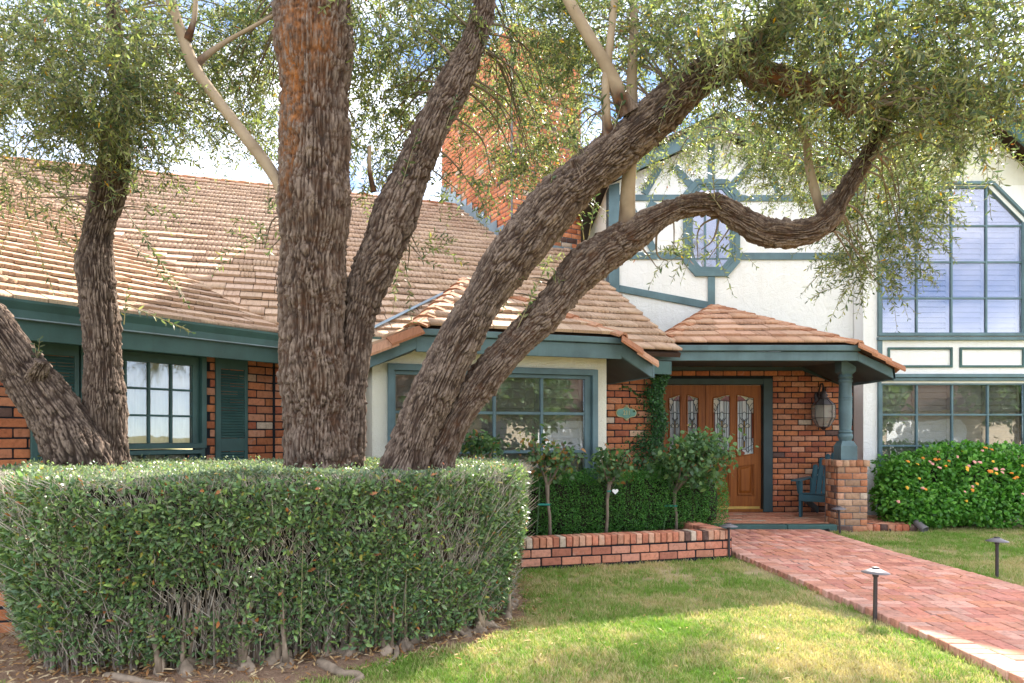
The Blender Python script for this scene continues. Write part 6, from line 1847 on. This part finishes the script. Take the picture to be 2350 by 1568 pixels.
gi = ng.nodes.new('NodeGroupInput'); go_ = ng.nodes.new('NodeGroupOutput')
ip = ng.nodes.new('GeometryNodeInstanceOnPoints'); oi = ng.nodes.new('GeometryNodeObjectInfo'); oi.inputs['Object'].default_value = tuft_o
a1 = ng.nodes.new('GeometryNodeInputNamedAttribute'); a1.data_type = 'FLOAT'; a1.inputs['Name'].default_value = 'turn'
a2_ = ng.nodes.new('GeometryNodeInputNamedAttribute'); a2_.data_type = 'FLOAT'; a2_.inputs['Name'].default_value = 'size'
cb = ng.nodes.new('ShaderNodeCombineXYZ'); cs = ng.nodes.new('ShaderNodeCombineXYZ')
ng.links.new(a1.outputs[0], cb.inputs[2])
for i in range(3): ng.links.new(a2_.outputs[0], cs.inputs[i])
m2p = ng.nodes.new('GeometryNodeMeshToPoints')
ng.links.new(gi.outputs[0], m2p.inputs[0]); ng.links.new(m2p.outputs[0], ip.inputs['Points']); ng.links.new(oi.outputs['Geometry'], ip.inputs['Instance'])
ng.links.new(cb.outputs[0], ip.inputs['Rotation']); ng.links.new(cs.outputs[0], ip.inputs['Scale']); ng.links.new(ip.outputs[0], go_.inputs[0])
md = grass.modifiers.new('scatter', 'NODES'); md.node_group = ng

# leaves dropped on the grass and along the walk
n = 520
xy = np.c_[rng.uniform(-1.2, 4.6, n), rng.uniform(3.3, 8.0, n)]; k = ~inside(xy, np.array(DIRT)); xy = xy[k]; n = len(xy)
on = np.array([path_left(v) - .02 < u < path_left(v) + PATH_W + .02 for u, v in xy]); keep = ~on | (rng.random(n) < .3); xy = xy[keep]; on = on[keep]; n = len(xy)
B = np.c_[xy, np.where(on, .062, .034)]; d = unit(n); d[:, 2] *= .2; m = unit(n) * .4; m[:, 2] += 1
T = np.array([[.40, .26, .10], [.46, .34, .18], [.30, .16, .07], [.20, .22, .08]])[rng.integers(0, 4, n)]; l_ = rng.uniform(.03, .06, n)
link('dropped_leaves', leaf_mesh('dropped_leaves', B, d, m, l_, l_ * .24, T), None, False, M['hedge_twig'], 'stuff')
# ================================================================== small things
def path_lamp():
    r = empty('path_lamp', (0, 0, 0), 0, '', 'garden lamp', 'mushroom lamps along the brick walk')
    MB().lathe([(.0155, -.03), (.0145, .33), (.0145, .335), (.021, .338), (.021, .352), (.014, .356), (.014, .372)], 14).build('post', M['metal_dark'], r, False, smooth=False)
    cap = MB().lathe([(.098, .366), (.099, .369), (.060, .386), (.032, .398), (.022, .401), (.022, .409), (.0, .411)], 28, caps=False).lathe([(.094, .365), (.03, .376), (.014, .374)], 28, caps=False)
    cap.build('cap', M['lamp_cap'], r, False, smooth=True)
    MB().lathe([(.026, .401), (.026, .4085), (.002, .411)], 20).build('finial', M['metal_dark'], r, False)
    return r
def copy_tree(o, parent=None):
    c = o.copy(); COL.objects.link(c); c.parent = parent
    for ch in list(o.children): copy_tree(ch, c)
    return c
L0 = path_lamp()
lamps = [((2008, 1428), 'mushroom path lamp on the left edge of the walk, nearest the viewer'), ((2288, 1330), 'mushroom path lamp standing out on the lawn right of the walk'),
         ((1673, 1284), 'mushroom path lamp at the end of the brick planter'), ((1928, 1229), 'mushroom path lamp in front of the brick porch pillar')]
for i, ((x, y), lb) in enumerate(lamps):
    o = L0 if i == 0 else copy_tree(L0)
    Y = F_PX * CAM_H / (y - HY); p = P(x, y, Y)
    o.location = (p.x, p.y, 0); o['label'] = lb; o.rotation_euler = (math.radians(random.uniform(-2, 2)), math.radians(2.5 if i == 3 else random.uniform(-1.5, 1.5)), random.uniform(0, 6))
kk = None
# ground spotlights
def spot(x, y, Y, rz, label, s=1.0, tilt=40):
    p = P(x, y, Y); r = empty('ground_spotlight', (p.x, p.y, 0), rz, label, 'spotlight', 'small spotlights by the porch')
    T = Matrix.Translation((0, 0, .075 * s)) @ Matrix.Rotation(math.radians(tilt + 90), 4, 'Y') @ Matrix.Scale(s, 4)
    MB().lathe([(.012, -.085), (.030, -.08), (.038, -.05), (.042, .02), (.050, .06), (.050, .075), (.042, .075), (.040, .055), (.004, .05)], 16, T).build('housing', M['lamp_cap'] if s > .8 else M['black'], r, False, smooth=True)
    MB().tube([Vector((0, 0, -.02)), Vector((0, 0, .05 * s))], .009 * s, 8).build('spike', M['black'], r, False)
spot(2112, 1222, 9.95, math.radians(-70), 'bullet shaped grey spotlight on the lawn by the brick porch edge', 1.25, 35)
spot(1898, 1223, 9.85, math.radians(120), 'tiny black spotlight between the green step and brick pillar', .55, 20)
spot(2043, 1222, 9.96, math.radians(60), 'tiny black spotlight at the right foot of the brick pillar', .4, 20)

# house number plaque with its number
pqx, pqz = WM.px(1438, 948, .03)
pq = empty('house_number_plaque', WM.at(pqx, pqz, .026), math.radians(A_M), 'green oval plaque with gold scrolls and the number 211 on brick', 'plaque')
w, h = .148, .062
def plq(sx, sy):
    o = []
    for (cx0, cz0, r, a0, a1) in ((w - .05, 0, .052, -75, 75), (.0, .035, .052, 30, 150), (-w + .05, 0, .052, 105, 255), (.0, -.035, .052, 210, 330)):
        for i in range(9):
            a = math.radians(a0 + (a1 - a0) * i / 8); rr = r
            o.append(((cx0 + rr * math.cos(a) * 1.0) * sx, (cz0 + rr * math.sin(a)) * sy))
    return o
M['gold'] = plain('antique_gold', (.36, .33, .17), .5, .5, .4, bscale=80)
M['plaque_green'] = plain('plaque_green', (.085, .21, .16), .45, var=.2, bscale=70)
MB().prism([Vector((x, -.0, z)) for x, z in plq(1.06, 1.10)], Vector((0, .016, 0))).build('gold_rim', M['gold'], pq, False, bevel=.003)
MB().prism([Vector((x, -.004, z)) for x, z in plq(.97, .94)], Vector((0, .0035, 0))).build('plate', M['plaque_green'], pq, False)
for sg in (1, -1):
    kk = MB()
    for sx in (-1, 1):
        pts = [Vector((sx * (.012 + .030 * t * math.cos(3.6 * t)), -.006, sg * (.088 + .018 * math.sin(5 * t)))) for t in [i / 9 for i in range(10)]]
        kk.tube(pts, [.008 - .005 * i / 9 for i in range(10)], 6)
    kk.lathe([(.001, -.014), (.012, 0), (.001, .016)], 8, Matrix.Translation((0, -.004, sg * .098)))
    kk.build('scroll', M['gold'], pq, False, smooth=True)
fc = bpy.data.curves.new('number', 'FONT'); fc.body = '211'; fc.size = .088; fc.align_x = 'CENTER'; fc.align_y = 'CENTER'; fc.extrude = .003; fc.offset = .0009
ft = bpy.data.objects.new('number_curve', fc); COL.objects.link(ft); bpy.context.view_layer.update()
nme = bpy.data.meshes.new_from_object(ft.evaluated_get(bpy.context.evaluated_depsgraph_get())); bpy.data.objects.remove(ft)
fo = link('number', nme, pq, False, M['gold']); fo.rotation_euler = (math.radians(90), 0, 0); fo.location = (0, -.0075, 0); fo.scale = (.85, 1, 1)
if not nme.materials: nme.materials.append(M['gold'])

# wall lantern
lx, lz = WD.px(1877, 949)
lan_ = empty('wall_lantern', (lx, 11.66, 0), 0, 'bronze eight sided glass lantern hanging on the brick beside the door', 'lantern')
zl = lambda y: WD.px(1877, y)[1]
c_ = Vector((0, -.21, 0))
T = Matrix.Translation(c_)
z_t, z_s, z_b, z_bb = zl(917), zl(931), zl(960), zl(980)
R1, R2 = .105, .178
_k = NT('lantern_glass'); _k.col(_k.mix(_k.noise(12, 3), (.30, .28, .24), (.55, .53, .47))); _k.rough(.25, .5)
_t = _k.n('ShaderNodeBsdfTransparent'); _m = _k.n('ShaderNodeMixShader'); _m.inputs[0].default_value = .5
_k.l(_k.b.outputs[0], _m.inputs[1]); _k.l(_t.outputs[0], _m.inputs[2]); _k.l(_m.outputs[0], _k.out.inputs['Surface']); M['lantern_glass'] = _k.m
for nm, (ra, za, rb, zb) in (('lower_pane', (R1 * .9, z_bb, R2, z_b)), ('side_pane', (R2, z_b, R2, z_s)), ('roof_pane', (R2, z_s, .075, z_t))):
    for i in range(8):
        a0, a1 = math.radians(22.5 + 45 * i), math.radians(67.5 + 45 * i)
        q = [c_ + Vector((r * math.cos(a) * .985, r * math.sin(a) * .985, z)) for r, z, a in ((ra, za, a0), (ra, za, a1), (rb, zb, a1), (rb, zb, a0))]
        link(nm, MB().add(q, [(0, 1, 2, 3)]).mesh(nm), lan_, False, M['lantern_glass'] if nm != 'roof_pane' else M['lamp_cap'])
kk = MB()
for ra, za, rb, zb in ((R1 * .9, z_bb, R2, z_b), (R2, z_b, R2, z_s), (R2, z_s, .075, z_t)):
    for i in range(8):
        a = math.radians(22.5 + 45 * i); kk.bar(c_ + Vector((ra * math.cos(a), ra * math.sin(a), za)), c_ + Vector((rb * math.cos(a), rb * math.sin(a), zb)), .010, .009)
for r, z in ((R1 * .9, z_bb), (R2, z_b), (R2, z_s), (.075, z_t)):
    pts = [c_ + Vector((r * math.cos(math.radians(22.5 + 45 * i)), r * math.sin(math.radians(22.5 + 45 * i)), z)) for i in range(9)]
    for a, b in zip(pts[:-1], pts[1:]): kk.bar(a, b, .010, .010)
kk.build('lantern_frame', M['metal_dark'], lan_, False)
MB().lathe([(.078, z_t - .004), (.085, z_t + .012), (.05, z_t + .035), (.075, z_t + .06), (.045, z_t + .085), (.055, z_t + .105), (.025, z_t + .13), (.018, z_t + .20)], 16, T).build('finial', M['metal_dark'], lan_, False, smooth=True)
MB().lathe([(R1 * .9, z_bb - .004), (.05, z_bb - .02), (.02, z_bb - .05)], 12, T).build('bottom_cap', M['metal_dark'], lan_, False)
za = z_t + .19
MB().tube([Vector((0, -.21, za)), Vector((0, -.17, za + .065)), Vector((0, -.10, za + .06)), Vector((0, -.05, za - .04)), Vector((0, -.012, za - .16))], .014, 8).build('bracket_arm', M['metal_dark'], lan_, False, smooth=True)
MB().box(-.06, .06, -.014, .003, za - .34, za - .08).build('back_plate', M['metal_dark'], lan_, False, bevel=.008)
for dx, dy in ((0, .03), (.03, -.02), (-.03, -.02)):
    MB().lathe([(.013, z_b - .04), (.013, z_b + .09), (.010, z_b + .095), (.012, z_b + .115), (.002, z_b + .15)], 10, Matrix.Translation(c_ + Vector((dx, dy, 0)))).build('candle_bulb', M['cream'], lan_, False)

# wooden porch chair
ch = empty('porch_chair', (4.95, 10.98, .108), math.radians(-40), 'teal slatted wooden garden chair half hidden behind the brick pillar', 'chair')
def cb(name, *b, **k): MB().box(*b).build(name, M['chair'], ch, False, bevel=.004)
# local: x across the seat, -y the front
for s_ in (-1, 1):
    cb('front_leg', s_ * .29 - .018, s_ * .29 + .018, -.36, -.27, 0, .555)
    MB().prism([Vector((s_ * .255 - .016, -.355, .37)), Vector((s_ * .255 - .016, -.355, .27)), Vector((s_ * .255 - .016, .42, .0)), Vector((s_ * .255 - .016, .42, .10))], Vector((.032, 0, 0))).build('side_rail', M['chair'], ch, False)
    MB().prism([Vector((s_ * .335 - .07, -.44, .557)), Vector((s_ * .335 + .07, -.44, .557)), Vector((s_ * .335 + .06, .10, .575)), Vector((s_ * .335 + .01, .32, .582)), Vector((s_ * .335 - .04, .32, .582)), Vector((s_ * .335 - .06, .05, .575))], Vector((0, 0, .024))).build('armrest', M['chair'], ch, False, bevel=.004)
    MB().prism([Vector((s_ * .325 - .014, -.40, .553)), Vector((s_ * .325 - .014, -.27, .553)), Vector((s_ * .325 - .014, -.31, .36))], Vector((.028, 0, 0))).build('arm_bracket', M['chair'], ch, False)
    cb('back_post', s_ * .30 - .016, s_ * .30 + .016, .22, .27, .16, .580)
for i in range(6):
    y = -.36 + i * .085; z = .365 - .26 * (y + .36) / .78 * .9
    MB().prism([Vector((-.29, y, z)), Vector((-.29, y + .074, z - .026)), Vector((-.29, y + .074, z - .004)), Vector((-.29, y, z + .022))], Vector((.58, 0, 0))).build('seat_slat', M['chair'], ch, False, bevel=.003)
cb('front_apron', -.27, .27, -.378, -.358, .25, .355)
for i in range(7):
    x = (i - 3) * .088; top = .98 - .022 * (i - 3) ** 2; yb = .16; lean = .33
    q = [Vector((x - .038, yb, .24)), Vector((x + .038, yb, .24)), Vector((x + .040, yb + lean * (top - .24), top - .01 * (1 if i < 3 else 0))), Vector((x, yb + lean * (top - .235), top + .015)), Vector((x - .040, yb + lean * (top - .24), top - .01 * (1 if i > 3 else 0)))]
    MB().prism(q, Vector((0, .02, .007))).build('back_slat', M['chair'], ch, False, bevel=.003)
MB().box(-.30, .30, .285, .31, .55, .62).build('back_rail', M['chair'], ch, False)

# white control box on the wall above the chair arm
bx, bz = WD.px(1873.5, 1083)
bxo = empty('door_camera', (bx, 11.648, bz), 0, 'small white box with a dark lens panel on the brick above the chair', 'camera')
MB().box(-.040, .040, -.045, .0, -.075, .075).build('case', M['white_plastic'], bxo, False, bevel=.012)
MB().box(-.024, .022, -.049, -.0455, -.035, .055).build('lens_panel', M['black'], bxo, False)

# low brick wall seen past the left end of the hedge
lw = empty('low_brick_wall', (-3.6, 4.95, 0), 0, 'low orange brick wall at the left edge behind the hedge end', 'wall')
LWF = Frame((-4.4, 4.75), 8)
MB().wbox(LWF, 0, 1.12, 0, .21, -.2, 0).build('wall_core', M['mortar_dark'], lw)
lb_ = Pieces()
lay_bricks(lb_, LWF, 0, 1.12, .0, .182, lw, pal=[(.50, .20, .09), (.47, .17, .07)], odd=.0, L=.235)
x = 0
while x < 1.1:
    lb_.add(random.choice(BRICK_MESH), LWF.mat(x + .036, .248, -.09) @ Matrix.Diagonal((.064, .21, .10, 1)), brick_color([(.50, .21, .10)], 0), lw); x += .075
lb_.build('brick', 'brickwork', lw, M['brick'], M['brick_j'], 200)
# ================================================================== across the street, seen in the window panes
st = MB().add([(-120, -14, .004), (120, -14, .004), (120, -7.5, .004), (-120, -7.5, .004)], [(0, 1, 2, 3)]).build('road', plain('asphalt', (.055, .055, .058), .9, .1, var=.2), None, kind='structure')
nh = empty('neighbour_house', (27, -24, 0), 0, 'low tan house across the street, mirrored in the window panes', 'house')
wl = MB().box(12, 44, -31, -22, 0, 3.0).build('wall', plain('tan_wall', (.52, .43, .33), .9, .1), nh)
MB().prism([Vector((11.2, -21.2, 2.95)), Vector((11.2, -31.8, 2.95)), Vector((11.2, -26.5, 6.0))], Vector((33.6, 0, 0))).build('roof', M['deck'], nh)
MB().box(24, 29, -21.99, -21.93, 0, 2.3).build('garage_door', M['louvre_white'], nh)
for x in (15, 19.5, 33, 38): MB().box(x, x + 2, -21.99, -21.93, 1.0, 2.2).build('window', M['black'], nh)
for i, (x, y, h, r, lb) in enumerate(((14.5, -17.5, 7.5, 3.0, 'leafy tree across the street mirrored in the bay window'), (20.5, -18, 6.0, 2.3, 'small tree across the street mirrored between the windows'), (29.5, -18, 7.0, 2.8, 'round tree across the street mirrored in the right window'), (39, -19, 8.0, 3.6, 'tall tree across the street mirrored at the far right'))):
    t = empty('street_tree', (x, y, 0), 0, lb, 'tree', 'trees across the street')
    MB().tube([Vector((0, 0, -.1)), Vector((.1, 0, h * .3)), Vector((0, .1, h * .7))], [.2, .15, .07], 9).build('trunk', M['twig'], t, False)
    n = 2600; u = unit(n) * (rng.random((n, 1)) ** .4); B = u * np.array([r, r, h * .36]) + np.array([0, 0, h * .62]) + .25 * rng.normal(size=(n, 3))
    l = rng.uniform(.25, .5, n)
    link('crown', leaf_mesh('crown', B, unit(n), unit(n), l, l * .6, HL[rng.integers(0, 5, n)] * rng.uniform(.8, 1.3, (n, 1))), t, False, M['leaf_soft'], 'stuff')

for o in list(COL.objects):
    if o.parent is None and o.get('kind') == 'stuff' and not o.get('label'):
        o['label'] = {'grass': 'short green and straw coloured lawn grass', 'fallen_leaves': 'dry tan leaves on the bare earth under the hedge', 'dropped_leaves': 'scattered dry leaves on the lawn and walk'}.get(o.name, '') or o.name.replace('_', ' ')
